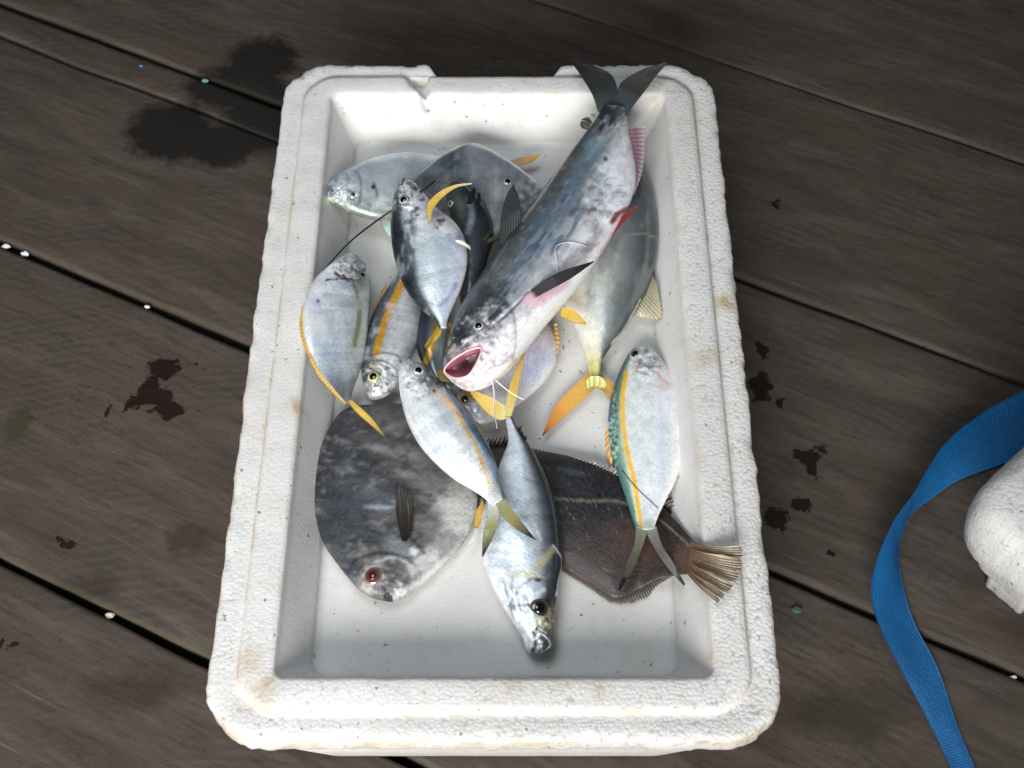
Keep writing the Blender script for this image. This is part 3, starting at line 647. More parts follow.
# --- grey peaked fish with eye near the catfish
B1 = fish('moonfish', 'grey fish with a peaked back and white-ringed eye, at the far end of the pile',
    [(556, 205), (545, 190), (530, 176), (510, 161), (490, 149), (472, 143), (452, 149), (430, 164), (412, 180), (400, 196)],
    [(556, 205), (548, 222), (535, 238), (515, 252), (490, 262), (465, 262), (440, 250), (425, 235), (412, 220), (402, 205)],
    [(0, FL+.034), (1, FL+.038)], .014,
    [(-1, (70, 72, 70)), (-.5, (96, 100, 100)), (0, (120, 126, 130)), (.5, (128, 136, 144)), (.88, (130, 140, 150)), (.96, (186, 194, 200)), (1, (120, 128, 136))],
    [B_(450, 162, 17, 10, -25, (48, 66, 96), .85, .7), B_(432, 175, 14, 20, 50, (88, 104, 104), .7, .7), B_(460, 160, 12, 14, 0, (70, 84, 100), .4, .8), B_(470, 200, 20, 20, 0, (94, 102, 102), .6, .8), M_((158, 164, 166), 14, 9, .5, .72, .5, 12), B_(520, 192, 18, 14, 30, (166, 172, 176), .6, .8), B_(498, 192, 8, 12, -10, (170, 178, 178), .55, .8),
     B_(505, 214, 24, 16, -20, (110, 116, 114), .7, .8), L_([(468, 184), (474, 172), (470, 160)], 1.6, (168, 178, 180), 1, .5, .3), L_([(472, 144), (500, 154), (530, 175)], 2.5, (190, 196, 200), 1.5, .5), L_([(400, 196), (425, 168), (470, 143)], 3, (62, 76, 84), 2, .6)],
    SILVER, .0, .42, [(0, .1), (.08, .5), (.3, .9), (.6, 1), (1, .6)], (.30, .1, .2, .0008))
eye(B1, 507, 182, 5.4, (215, 212, 208), (110, 112, 118), .62)

# --- dark fishes deep in the pile between the upright fish and the catfish
DKg = [(-1, (64, 66, 52)), (-.6, (60, 66, 66)), (0, (56, 64, 72)), (.5, (42, 46, 50)), (1, (24, 26, 30))]
D1 = fish('small_dark_fish', 'small dark blue-grey fish wedged head-up beside the silver fish with the curved fin',
    [(456, 180), (464, 184), (476, 194), (488, 210), (494, 232), (490, 262), (478, 300), (470, 330)],
    [(456, 180), (448, 183), (446, 196), (450, 215), (452, 240), (456, 270), (460, 300), (464, 330)],
    [(0, FL+.054), (1, FL+.03)], .013, DKg,
    [L_([(470, 200), (472, 216), (468, 232)], 5, (120, 134, 142), 3, .8, .2), B_(452, 186, 9, 6, 30, (70, 78, 96), .7, .7), B_(459, 210, 5, 16, 0, (92, 98, 78), .5, .8), L_([(484, 205), (492, 226), (484, 240)], 2, (90, 92, 70), 1.5, .5)], SILVER, .0, .6)
eye(D1, 451, 204, 4.4, (150, 158, 156), (110, 116, 116), .42)
fin(D1, 'pectoral_fin', [(466, 204), (469, 195), (474, 187)], [(472, 204), (475, 197), (476, 189)], [FL+.066]*2, [FL+.068]*2, [(0, (24, 24, 26)), (1, (14, 14, 16))], 4, True, 20, 8)
fin(D1, 'dorsal_fin', [(474, 207), (477, 199), (478, 192)], [(480, 206), (481, 200), (480, 193)], [FL+.066]*2, [FL+.068]*2, [(0, (24, 24, 26)), (1, (14, 14, 16))], 4, True, 20, 8)
D2 = fish('olive_fish', 'dull olive-brown fish almost hidden along the left side of the big catfish',
    [(505, 226), (512, 236), (514, 256), (508, 285), (498, 312), (486, 330)],
    [(505, 226), (494, 232), (484, 250), (474, 280), (464, 305), (458, 330)],
    [(0, FL+.040), (1, FL+.030)], .012, [(-1, (70, 66, 50)), (-.3, (84, 82, 70)), (.4, (66, 64, 54)), (1, (34, 34, 34))],
    [M_((104, 102, 90), 8, 18, .5, .7, .5, 14)], SILVER, .0, .6)
fin(D2, 'pectoral_fin', [(506, 228), (498, 234), (482, 242)], [(504, 232), (498, 238), (484, 246)], [FL+.05]*2, [FL+.05]*2, [(0, (70, 62, 46)), (1, (56, 48, 36))], 4, True, 20, 8)

# --- right silver-green jack under the catfish, yellow tail
J1 = fish('yellowtail_jack', 'grey-green fish under the right side of the catfish, with a forked golden tail',
    [(590, 150), (610, 152), (630, 162), (645, 177), (654, 200), (658, 232), (654, 265), (643, 297), (628, 325), (612, 345), (602, 362), (600, 378)],
    [(590, 150), (575, 165), (562, 190), (555, 220), (552, 250), (556, 280), (562, 300), (570, 318), (580, 340), (586, 358), (589, 372), (590, 380)],
    [(0, FL+.026), (.6, FL+.020), (1, FL+.012)], .024,
    [(-1, (224, 222, 212)), (-.7, (206, 206, 198)), (-.3, (180, 182, 176)), (.1, (146, 150, 148)), (.5, (106, 112, 112)), (.85, (62, 68, 70)), (1, (48, 52, 54))],
    [B_(645, 205, 14, 16, 70, (74, 98, 104), .7, .8), M_((160, 164, 158), 10, 26, .5, .7, .25, 15, 15), M_((70, 76, 74), 14, 30, .52, .75, .3, 16, 15), L_([(648, 215), (646, 262), (628, 308), (606, 345)], 3, (120, 126, 124), 2.5, .45), L_([(622, 236), (640, 234), (654, 236)], 1.6, (150, 154, 148), 1, .5),
     L_([(612, 344), (626, 326), (640, 300)], 1.8, (200, 204, 190), 1, .7, .4), B_(594, 366, 8, 18, 0, (206, 200, 128), .8, .7), B_(592, 340, 9, 22, -12, (228, 226, 206), .6, .8), B_(575, 300, 12, 24, -10, (236, 230, 206), .5, .8), L_([(584, 350), (590, 368)], 2, (226, 210, 110), 1, .8)],
    SILVER, .006, .6, N_=150, scales=0)
fin(J1, 'tail_fin', [(589, 372), (572, 388), (555, 407), (542, 435)], [(597, 386), (586, 397), (566, 415), (543, 436)], [FL+.010]*2, [FL+.010]*2, [(0, (205, 156, 60)), (.5, (220, 156, 50)), (.85, (220, 124, 40)), (1, (150, 96, 50))], 18, True, 60, 34, .10, .0006, ray_k=.3)
fin(J1, 'tail_fin', [(602, 374), (612, 382), (622, 396), (632, 416)], [(594, 386), (604, 392), (614, 404), (630, 418)], [FL+.010]*2, [FL+.010, FL+.006], [(0, (190, 140, 46)), (1, (196, 126, 34))], 14, True, 50, 30, .08, .0006, ray_k=.3)
fin(J1, 'tail_keel', [(585, 383), (590, 377), (600, 377), (606, 383)], [(586, 391), (592, 388), (600, 390), (605, 389)], [FL+.018]*2, [FL+.015]*2, [(0, (206, 204, 130)), (1, (196, 186, 104))], 5, False, 30, 12, .2, .001, lift=.002)
fin(J1, 'anal_fin', [(652, 275), (646, 294), (634, 314)], [(657, 284), (662, 318), (646, 318), (638, 316)], [FL+.018]*2, [FL+.024, FL+.02, FL+.012], [(0, (150, 140, 116)), (1, (176, 164, 136))], 14, False, 50, 20, .05, .0005)
fin(J1, 'pelvic_fin', [(562, 308), (572, 309), (586, 322)], [(560, 316), (572, 322), (586, 325)], [FL+.045, FL+.044], [FL+.042]*2, [(0, (206, 168, 30)), (1, (192, 142, 14))], 7, True, 40, 16, label='short golden-yellow fin')

# --- lilac ponyfish under the big catfish chin
H1 = fish('ponyfish', 'lilac-silver ponyfish with a gold-ringed eye, mostly hidden under the catfish chin',
    [(457, 396), (461, 388), (470, 375), (490, 350), (515, 333), (540, 322), (553, 330), (557, 345), (556, 362)],
    [(457, 396), (460, 407), (468, 416), (480, 424), (494, 421), (512, 409), (532, 394), (546, 380), (556, 364)],
    [(0, FL+.022), (1, FL+.013)], .013,
    [(-1, (224, 222, 236)), (-.6, (208, 208, 236)), (0, (204, 206, 230)), (.6, (214, 210, 220)), (1, (190, 180, 160))],
    [B_(535, 365, 12, 24, 25, (178, 180, 236), .6, .8), B_(468, 392, 12, 9, 20, (186, 152, 50), .85, .6), B_(488, 384, 22, 12, 20, (232, 230, 238), .6, .8), B_(460, 402, 5, 10, 0, (140, 120, 60), .6), B_(484, 412, 10, 7, 0, (236, 236, 250), .7, .6), L_([(472, 410), (486, 400), (504, 404)], 2, (150, 150, 176), 1.5, .4)],
    SILVER, .0, .6, [(0, .2), (.1, .7), (.4, 1), (.8, .7), (1, .4)], (.30, .1, 0, .0008))
eye(H1, 465, 400, 6.4, (228, 214, 168), (190, 170, 110), .62)
fin(H1, 'dorsal_fin', [(554, 324), (555, 345), (549, 367)], [(557, 324), (559, 346), (551, 370)], [FL+.018]*2, [FL+.016]*2, [(0, (222, 160, 70)), (1, (232, 170, 90))], 10, False, 40, 6)

# --- left pale ponyfish, yellow edge and tail
E1 = fish('ponyfish', 'pale blue-silver ponyfish leaning on the left wall, with a thin yellow tail',
    [(352, 252), (361, 258), (368, 270), (371, 290), (369, 318), (366, 345), (361, 368), (354, 388), (351, 402)],
    [(352, 252), (343, 255), (328, 266), (313, 282), (304, 304), (303, 326), (308, 348), (320, 372), (335, 390), (346, 403)],
    [(0, FL+.042), (.5, FL+.046), (1, FL+.040)], .014,
    [(-1, (206, 206, 226)), (-.85, (196, 206, 230)), (-.3, (180, 200, 224)), (.1, (184, 204, 222)), (.4, (186, 200, 210)), (.75, (176, 186, 186)), (.95, (200, 212, 206)), (1, (120, 128, 124))],
    [L_([(353, 282), (359, 300), (359, 320), (354, 345)], 4.5, (134, 124, 62), 1.8, .8, .1), L_([(363, 290), (365, 318), (360, 345)], 4, (196, 214, 214), 2, .6), B_(312, 300, 8, 22, 10, (214, 206, 240), .55, .8), B_(340, 390, 8, 12, -25, (110, 114, 140), .5, .8), B_(356, 376, 6, 22, 10, (110, 116, 130), .5, .8),
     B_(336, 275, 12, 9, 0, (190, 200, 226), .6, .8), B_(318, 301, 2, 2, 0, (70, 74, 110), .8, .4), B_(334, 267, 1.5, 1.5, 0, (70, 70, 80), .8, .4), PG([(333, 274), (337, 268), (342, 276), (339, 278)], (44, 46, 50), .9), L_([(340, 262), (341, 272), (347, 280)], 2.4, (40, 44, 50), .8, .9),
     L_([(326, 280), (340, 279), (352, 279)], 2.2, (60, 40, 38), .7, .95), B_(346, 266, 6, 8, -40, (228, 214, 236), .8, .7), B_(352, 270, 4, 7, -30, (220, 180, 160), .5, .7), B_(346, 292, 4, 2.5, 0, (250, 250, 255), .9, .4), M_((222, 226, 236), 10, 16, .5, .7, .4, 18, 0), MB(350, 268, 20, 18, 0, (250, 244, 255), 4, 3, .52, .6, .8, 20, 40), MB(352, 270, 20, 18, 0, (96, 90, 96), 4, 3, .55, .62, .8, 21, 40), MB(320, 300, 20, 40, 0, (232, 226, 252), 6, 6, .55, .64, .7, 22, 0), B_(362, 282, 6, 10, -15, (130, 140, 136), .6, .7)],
    SILVER, -.034, .6, [(0, .2), (.1, .65), (.3, 1), (.6, .85), (.85, .4), (1, .15)], (.22, .1, .3, .0014))
eye(E1, 362, 275, 3.8, (70, 84, 78), (150, 168, 160), .6)
fin(E1, 'belly_fin', [(304, 304), (303, 326), (308, 348), (320, 372), (335, 390), (346, 403)], [(302, 306), (299, 327), (305, 350), (317, 375), (332, 393), (345, 405)], [FL+.050, FL+.063, FL+.057], [FL+.050, FL+.063, FL+.057], [(0, (214, 160, 70)), (1, (222, 176, 80))], 30, False, 90, 6, .2, .0003)
fin(E1, 'tail_fin', [(346, 400), (356, 412), (367, 422), (386, 438)], [(352, 400), (362, 409), (374, 421), (386, 438)], [FL+.044, FL+.038]*1, [FL+.042, FL+.038]*1, [(0, (190, 160, 60)), (.4, (206, 166, 26)), (1, (170, 124, 30))], 6, True, 40, 16, .0)

# --- striped fish, head down, left
F1 = fish('striped_fish', 'dark-backed gold-striped fish lying head-down just right of the ponyfish on the wall',
    [(374, 399), (368, 396), (364, 386), (361, 372), (362, 352), (367, 330), (376, 307), (386, 290), (398, 272), (404, 262)],
    [(374, 399), (382, 397), (392, 391), (400, 379), (410, 362), (418, 342), (422, 322), (420, 302), (414, 280), (410, 264)],
    [(0, FL+.020), (1, FL+.018)], .015,
    [(-1, (166, 170, 168)), (-.5, (186, 188, 194)), (-.05, (180, 182, 188)), (.22, (170, 172, 172)), (.5, (96, 104, 112)), (.8, (70, 82, 92)), (1, (38, 44, 50))],
    [L_([(376, 354), (382, 330), (392, 305), (402, 284)], 7, (196, 146, 22), 1.8, .95, .2), B_(374, 368, 9, 7, 0, (130, 112, 50), .7, .7), B_(376, 392, 9, 6, 15, (190, 190, 130), .6, .7), M_((206, 204, 214), 14, 10, .5, .7, .5, 20, -60),
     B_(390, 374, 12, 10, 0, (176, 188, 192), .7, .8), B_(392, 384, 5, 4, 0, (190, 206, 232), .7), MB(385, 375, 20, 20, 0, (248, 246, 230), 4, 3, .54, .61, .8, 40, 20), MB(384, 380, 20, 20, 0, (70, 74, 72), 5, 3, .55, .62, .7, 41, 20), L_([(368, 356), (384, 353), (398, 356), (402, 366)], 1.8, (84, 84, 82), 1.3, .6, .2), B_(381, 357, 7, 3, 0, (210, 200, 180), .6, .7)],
    SILVER, .0, .6, [(0, .25), (.05, .5), (.15, .85), (.4, 1), (.8, .7), (1, .5)], (.30, .08, 0, .0011))
eye(F1, 373.5, 377, 6.8, (222, 210, 160), (170, 160, 110), .58)
fin(F1, 'dorsal_fin', [(366, 330), (376, 305), (386, 288)], [(370, 318), (378, 296), (388, 280)], [FL+.018]*2, [FL+.022]*2, [(0, (130, 104, 30)), (1, (150, 116, 30))], 10, False, 40, 8, .2)

# --- small hidden striped fish
G1 = fish('striped_fish', 'slim dark gold-striped fish squeezed in just left of the open catfish mouth',
    [(444, 388), (434, 382), (423, 366), (416, 345), (417, 325), (424, 305), (432, 295)],
    [(444, 388), (446, 380), (444, 366), (446, 345), (448, 325), (446, 308), (440, 296)],
    [(0, FL+.016), (1, FL+.022)], .014,
    [(-1, (150, 164, 170)), (-.4, (150, 164, 168)), (0, (120, 130, 130)), (.3, (60, 78, 96)), (.8, (40, 54, 70)), (1, (30, 38, 46))],
    [L_([(426, 362), (430, 350), (434, 336), (438, 322)], 6, (196, 150, 22), 1.6, .95, .15), B_(436, 370, 8, 4, 20, (150, 140, 160), .6)], SILVER, 0, .6)
fin(G1, 'pectoral_fin', [(436, 370), (440, 380), (448, 382)], [(446, 370), (449, 376), (450, 384)], [FL+.028]*2, [FL+.028]*2, [(0, (190, 146, 30)), (1, (206, 170, 60))], 5, True, 20, 12)
Q1 = fish('small_white_fish', 'tiny white fish snout poking out of the dark gap below the catfish mouth',
    [(446, 390), (445, 384), (449, 376), (455, 366), (462, 350)], [(446, 390), (451, 389), (456, 382), (464, 370), (474, 356)], [(0, FL+.020), (1, FL+.014)], .008,
    [(-1, (200, 210, 204)), (.4, (214, 222, 214)), (1, (150, 160, 150))], [B_(462, 362, 12, 14, 0, (50, 56, 56), .8)], SILVER, 0, .55, N_=60, M1=30)

# --- upright silver fish (head up) with falcate yellow fin
C1 = fish('silver_jack', 'silver jack lying head-up on the pile, with a long curved yellow fin',
    [(402, 180), (397, 187), (393, 200), (391, 222), (392, 245), (397, 268), (406, 290), (420, 308), (434, 320), (439, 328)],
    [(402, 180), (412, 181), (422, 190), (436, 207), (452, 219), (462, 232), (467, 248), (467, 266), (462, 286), (454, 305), (448, 319), (447, 328)],
    [(0, FL+.070), (.5, FL+.062), (1, FL+.054)], .015,
    [(-1, (214, 212, 232)), (-.8, (186, 196, 224)), (-.4, (176, 192, 206)), (.1, (178, 192, 202)), (.40, (160, 172, 180)), (.62, (66, 76, 82)), (.85, (34, 38, 44)), (1, (34, 38, 42))],
    [B_(416, 194, 14, 14, 0, (176, 178, 184), .8, .7), B_(423, 200, 7, 13, 20, (214, 204, 232), .7, .7), B_(410, 184, 8, 4, 10, (150, 156, 150), .7), PG([(434, 226), (437, 219), (444, 217), (446, 222), (440, 229)], (60, 16, 36), .95), B_(437, 226, 3, 3, 0, (20, 12, 16), .9), B_(450, 226, 9, 9, -40, (222, 210, 238), .7, .7),
     B_(440, 212, 12, 8, 40, (206, 200, 204), .7, .7), B_(455, 240, 9, 12, 0, (174, 182, 232), .6, .8), L_([(440, 306), (450, 296), (456, 284)], 3, (90, 116, 170), 2, .5), B_(425, 224, 14, 5, 10, (220, 228, 236), .6, .7), B_(408, 222, 4, 3, 0, (40, 44, 48), .8),
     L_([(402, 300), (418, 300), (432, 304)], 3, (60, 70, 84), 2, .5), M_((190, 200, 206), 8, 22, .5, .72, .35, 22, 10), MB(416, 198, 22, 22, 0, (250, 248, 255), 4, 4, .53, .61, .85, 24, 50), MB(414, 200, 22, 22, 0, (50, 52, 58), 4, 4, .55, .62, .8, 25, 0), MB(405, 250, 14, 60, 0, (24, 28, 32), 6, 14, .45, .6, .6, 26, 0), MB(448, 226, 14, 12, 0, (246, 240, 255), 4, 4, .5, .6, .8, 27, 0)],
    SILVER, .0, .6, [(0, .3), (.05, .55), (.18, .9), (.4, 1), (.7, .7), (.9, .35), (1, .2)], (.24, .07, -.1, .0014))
eye(C1, 404, 200, 6.2, (190, 192, 190), (110, 116, 118), .58)
tube('nostril', [at(C1, 402, 185)[0], at(C1, 404, 180)[0]+VW*.003], .0013, plain('dark_skin', (36, 40, 44), .4), C1.root, C1.org, 8, 8)
fin(C1, 'pectoral_fin', [(428, 223), (427, 206), (438, 193), (455, 185), (472, 183)], [(430, 223), (433, 210), (442, 198), (456, 188), (472, 184)], [FL+.090]*2, [FL+.09, FL+.088], [(0, (206, 176, 90)), (.3, (214, 172, 50)), (.7, (206, 176, 90)), (1, (196, 190, 170))], 8, True, 60, 14, label='long curved yellow fin')
fin(C1, 'tail_fin', [(438, 325), (432, 334), (424, 346)], [(443, 326), (440, 336), (426, 350)], [FL+.053]*2, [FL+.05, FL+.04], [(0, (150, 120, 20)), (1, (170, 130, 20))], 6, True, 30, 12)
fin(C1, 'tail_fin', [(443, 326), (450, 334), (456, 342)], [(449, 322), (456, 330), (460, 340)], [FL+.053]*2, [FL+.05, FL+.045], [(0, (120, 92, 16)), (1, (130, 96, 14))], 6, True, 30, 12)
fin(C1, 'pelvic_fin', [(455, 240), (462, 241), (470, 246)], [(457, 243), (464, 246), (471, 250)], [FL+.075]*2, [FL+.072]*2, [(0, (206, 200, 180)), (1, (170, 160, 150))], 4, True, 20, 8)

# --- lower centre fish: head towards the viewer, tail up
K1 = fish('trevally', 'silver trevally pointing head-first to the near wall, with big dark eye and drooping jaw',
    [(531, 654), (542, 653), (551, 648), (555, 636), (555, 616), (558, 596), (562, 560), (560, 525), (553, 495), (543, 470), (530, 446), (518, 428), (511, 414)],
    [(531, 654), (526, 648), (519, 632), (506, 612), (494, 590), (484, 565), (480, 540), (482, 515), (492, 485), (502, 458), (508, 440), (505, 416)],
    [(0, FL+.014), (.3, FL+.022), (.7, FL+.034), (1, FL+.046)], .020,
    [(-1, (206, 204, 214)), (-.8, (196, 206, 214)), (-.3, (176, 192, 206)), (.1, (176, 190, 202)), (.36, (160, 170, 182)), (.6, (96, 102, 112)), (.8, (48, 52, 58)), (.94, (40, 44, 48)), (1, (70, 80, 88))],
    [L_([(520, 452), (522, 480), (524, 508), (534, 524), (541, 540)], 2, (180, 200, 196), 1.3, .7), B_(504, 480, 9, 20, 15, (196, 188, 206), .5, .8), B_(505, 550, 22, 26, 0, (188, 206, 224), .6, .8), B_(495, 590, 14, 20, -25, (214, 216, 216), .6, .8),
     L_([(516, 572), (530, 575), (542, 562), (552, 550)], 7, (176, 172, 130), 3, .7, .3), B_(515, 610, 8, 18, -25, (180, 194, 206), .6, .8), B_(524, 622, 3, 12, -12, (190, 190, 226), .7, .6), L_([(509, 606), (520, 588), (534, 578), (552, 582)], 2, (60, 70, 74), 1.5, .7, .2), 
     L_([(518, 590), (534, 594), (544, 590)], 3, (206, 222, 222), 1.5, .6, .3), B_(537, 588, 5, 5, 0, (120, 170, 180), .6, .7), B_(550, 592, 4, 14, 5, (40, 52, 56), .7, .6), L_([(553, 545), (562, 560), (559, 580), (556, 596)], 1.4, (190, 214, 226), .8, .8, .2),
     B_(543, 622, 14, 9, 0, (170, 166, 116), .65, .7), B_(544, 640, 12, 14, 0, (98, 102, 104), .85, .6), L_([(519, 628), (527, 634), (532, 646)], 5, (160, 178, 190), 1.6, .8), L_([(534, 628), (536, 640), (533, 652)], 4, (44, 48, 50), 1.5, .8), B_(536, 628, 5, 3, 0, (100, 60, 56), .6), L_([(524, 478), (545, 490), (556, 520)], 2, (60, 66, 80), 2, .4), B_(538, 580, 4, 2, 0, (24, 26, 28), .9), MB(522, 612, 18, 34, -20, (244, 246, 252), 3, 9, .52, .60, .8, 12, -15), MB(520, 605, 20, 34, -20, (92, 104, 118), 3, 10, .54, .62, .7, 13, -15), MB(546, 615, 12, 22, 0, (30, 34, 34), 5, 5, .52, .6, .85, 14, 0), MB(547, 618, 10, 16, 0, (190, 184, 130), 3, 3, .58, .66, .55, 15, 0), B_(546, 643, 9, 10, 0, (70, 72, 72), .85, .5, .5), L_([(533, 630), (535, 641), (532, 652)], 2.5, (30, 32, 34), 1, .85), MB(505, 545, 26, 40, 0, (228, 238, 250), 16, 3, .5, .62, .6, 16, 5), MB(520, 580, 30, 20, 0, (206, 202, 170), 8, 3, .54, .66, .4, 17, 20)],  # silver and yellow glints on the face are painted into the skin
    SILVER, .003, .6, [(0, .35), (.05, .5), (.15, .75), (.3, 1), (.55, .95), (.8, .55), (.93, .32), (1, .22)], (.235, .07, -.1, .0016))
eye(K1, 540, 609, 9.6, (46, 38, 28), (96, 88, 62), .52)
fin(K1, 'tail_fin', [(508, 418), (499, 420), (486, 412), (470, 393)], [(510, 409), (502, 404), (490, 397), (472, 390)], [FL+.048]*2, [FL+.050]*2, [(0, (196, 176, 110)), (.4, (206, 170, 66)), (1, (190, 150, 46))], 9, True, 50, 26, .03, .0004, ray_k=.25)
fin(K1, 'tail_fin', [(505, 417), (507, 396), (515, 370), (524, 352)], [(511, 417), (517, 396), (521, 372), (525, 353)], [FL+.050]*2, [FL+.052, FL+.056], [(0, (206, 190, 120)), (.4, (206, 166, 62)), (1, (180, 140, 40))], 9, True, 50, 26, .02, .0004, ray_k=.25)
fin(K1, 'dorsal_fin', [(517, 428), (520, 433), (526, 440)], [(523, 424), (522, 430), (528, 438)], [FL+.044]*2, [FL+.048]*2, [(0, (40, 42, 46)), (1, (60, 60, 62))], 3, False, 20, 8, .4)
cavity(K1, 'mouth', [(528, 636), (533, 632), (536, 638), (534, 648), (530, 650), (528, 643)], .004, (70, 72, 74), (16, 18, 18))
tube('lip', [at(K1, 536, 630)[0]+VW*.001, at(K1, 547, 637)[0]+VW*.001, at(K1, 550, 646)[0]+VW*.0005, at(K1, 540, 652)[0]], .0011, SLICK, K1.root, K1.org, 8, 24, (110, 116, 118))

# --- diagonal blue-backed striped fish
L1 = fish('fusilier', 'blue-backed silver fish with an orange-yellow stripe, lying diagonally over the dark batfish',
    [(403, 360), (411, 359), (422, 364), (434, 374), (448, 388), (466, 408), (482, 432), (494, 458), (501, 482), (505, 498)],
    [(403, 360), (399, 368), (399, 385), (402, 404), (408, 424), (420, 446), (437, 465), (455, 480), (472, 490), (484, 498), (491, 506)],
    [(0, FL+.044), (.5, FL+.048), (1, FL+.054)], .016,
    [(-1, (236, 240, 244)), (-.6, (216, 226, 234)), (0, (204, 214, 222)), (.45, (186, 198, 204)), (.64, (150, 170, 180)), (.74, (60, 116, 150)), (.88, (44, 84, 120)), (.97, (50, 54, 64)), (1, (40, 42, 50))],
    [L_([(439, 391), (455, 412), (470, 435), (482, 460), (488, 482)], 3.0, (222, 160, 66), 1.6, .0, .3), M_((176, 196, 212), 60, 2.6, .45, .7, .55, 24, 56), L_([(434, 386), (448, 402), (462, 423), (475, 446), (484, 468), (489, 486)], 3.6, (212, 160, 66), 1.6, .9, .35), L_([(450, 404), (462, 423)], 4, (230, 180, 84), 1.5, .8, .2), M_((230, 226, 216), 60, 4, .5, .7, .4, 25, 56), B_(427, 382, 12, 8, 50, (110, 106, 90), .7, .7), B_(436, 380, 10, 5, 50, (50, 50, 58), .8, .7),
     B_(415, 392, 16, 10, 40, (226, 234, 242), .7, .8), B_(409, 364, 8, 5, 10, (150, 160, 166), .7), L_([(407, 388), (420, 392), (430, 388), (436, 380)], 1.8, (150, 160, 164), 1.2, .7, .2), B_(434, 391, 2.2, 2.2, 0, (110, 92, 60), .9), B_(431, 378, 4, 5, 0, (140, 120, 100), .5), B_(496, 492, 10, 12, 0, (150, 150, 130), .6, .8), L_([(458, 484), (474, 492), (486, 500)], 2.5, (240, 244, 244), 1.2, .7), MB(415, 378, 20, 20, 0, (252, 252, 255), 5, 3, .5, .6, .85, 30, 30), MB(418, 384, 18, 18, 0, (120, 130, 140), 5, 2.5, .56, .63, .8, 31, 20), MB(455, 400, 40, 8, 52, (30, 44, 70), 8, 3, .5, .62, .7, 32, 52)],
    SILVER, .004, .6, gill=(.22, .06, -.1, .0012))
eye(L1, 418.5, 371, 6.2, (214, 212, 204), (170, 170, 160), .56)
fin(L1, 'tail_fin', [(502, 494), (510, 506), (522, 522), (537, 541)], [(495, 503), (504, 518), (519, 531), (537, 541)], [FL+.055]*2, [FL+.055, FL+.056], [(0, (140, 138, 110)), (.4, (140, 126, 66)), (.75, (70, 66, 48)), (.8, (22, 22, 22)), (1, (14, 14, 14))], 10, True, 50, 26, .02, .0004)
fin(L1, 'tail_fin', [(497, 500), (499, 515), (494, 535), (483, 557)], [(488, 503), (487, 518), (483, 535), (482, 556)], [FL+.055]*2, [FL+.053, FL+.052, FL+.045], [(0, (190, 192, 190)), (.4, (150, 142, 90)), (.8, (84, 80, 60)), (.9, (30, 30, 28)), (1, (20, 20, 20))], 10, True, 50, 26, .02, .0004)

# --- right striped fish
M1_ = fish('fusilier', 'pale fish with a green back and yellow stripe, its tail over the flatfish',
    [(640, 346), (633, 349), (626, 358), (618, 375), (611, 397), (608, 420), (610, 446), (617, 472), (625, 496), (632, 518), (636, 530)],
    [(640, 346), (650, 348), (661, 358), (672, 376), (681, 400), (684, 428), (683, 455), (676, 480), (666, 500), (658, 517), (654, 529)],
    [(0, FL+.014), (.5, FL+.018), (1, FL+.030)], .018,
    [(-1, (220, 216, 212)), (-.7, (206, 208, 210)), (-.2, (200, 206, 212)), (.3, (196, 202, 204)), (.62, (200, 204, 196)), (.76, (120, 156, 130)), (.9, (66, 120, 124)), (1, (50, 84, 94))],
    [L_([(626, 372), (623, 395), (623, 420), (627, 450), (634, 480), (639, 512), (642, 528)], 4.4, (222, 172, 44), 1.5, .95, .15), L_([(618, 388), (613, 412), (614, 445), (622, 478), (633, 512)], 4.5, (70, 128, 122), 2, .75, .6), M_((130, 180, 150), 3, 3, .55, .7, .0, 28), B_(612, 425, 4, 20, 0, (60, 110, 140), .6, .7),
     B_(648, 362, 16, 12, 10, (166, 168, 168), .8, .7), B_(636, 366, 8, 4, 0, (190, 160, 140), .6, .7), L_([(637, 371), (650, 374), (660, 366)], 1.6, (120, 118, 116), 1.2, .6, .2), L_([(657, 371), (660, 377), (667, 383)], 3, (190, 110, 90), 1.6, .55, .5), B_(664, 386, 8, 8, 0, (206, 186, 180), .5, .8),
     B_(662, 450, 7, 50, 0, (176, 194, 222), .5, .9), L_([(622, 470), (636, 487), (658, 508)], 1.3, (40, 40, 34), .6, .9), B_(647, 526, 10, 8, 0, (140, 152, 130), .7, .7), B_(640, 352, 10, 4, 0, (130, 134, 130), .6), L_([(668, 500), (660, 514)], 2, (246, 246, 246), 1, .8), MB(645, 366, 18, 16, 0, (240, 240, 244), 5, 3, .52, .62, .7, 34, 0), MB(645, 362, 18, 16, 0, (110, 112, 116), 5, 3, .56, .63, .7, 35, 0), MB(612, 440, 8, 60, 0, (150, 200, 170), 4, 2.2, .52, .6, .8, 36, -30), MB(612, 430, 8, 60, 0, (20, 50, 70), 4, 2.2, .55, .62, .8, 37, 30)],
    PALE, -.003, .6, gill=(.15, .05, -.2, .0010), scales=0)
eye(M1_, 635, 354, 5.6, (120, 122, 120), (180, 180, 176), .66)
fin(M1_, 'tail_fin', [(636, 526), (634, 545), (627, 562), (618, 590)], [(648, 530), (643, 545), (634, 568), (620, 590)], [FL+.032]*2, [FL+.032, FL+.03], [(0, (120, 118, 104)), (.4, (84, 78, 60)), (.75, (66, 62, 56)), (.82, (24, 22, 22)), (1, (16, 16, 16))], 9, True, 50, 24, .02, .0004)
fin(M1_, 'tail_fin', [(645, 530), (653, 546), (666, 566), (684, 586)], [(656, 526), (662, 545), (673, 562), (685, 584)], [FL+.032]*2, [FL+.032, FL+.03], [(0, (120, 118, 110)), (.4, (80, 78, 72)), (.8, (110, 104, 100)), (.87, (24, 22, 22)), (1, (16, 16, 16))], 9, True, 50, 24, .02, .0004)
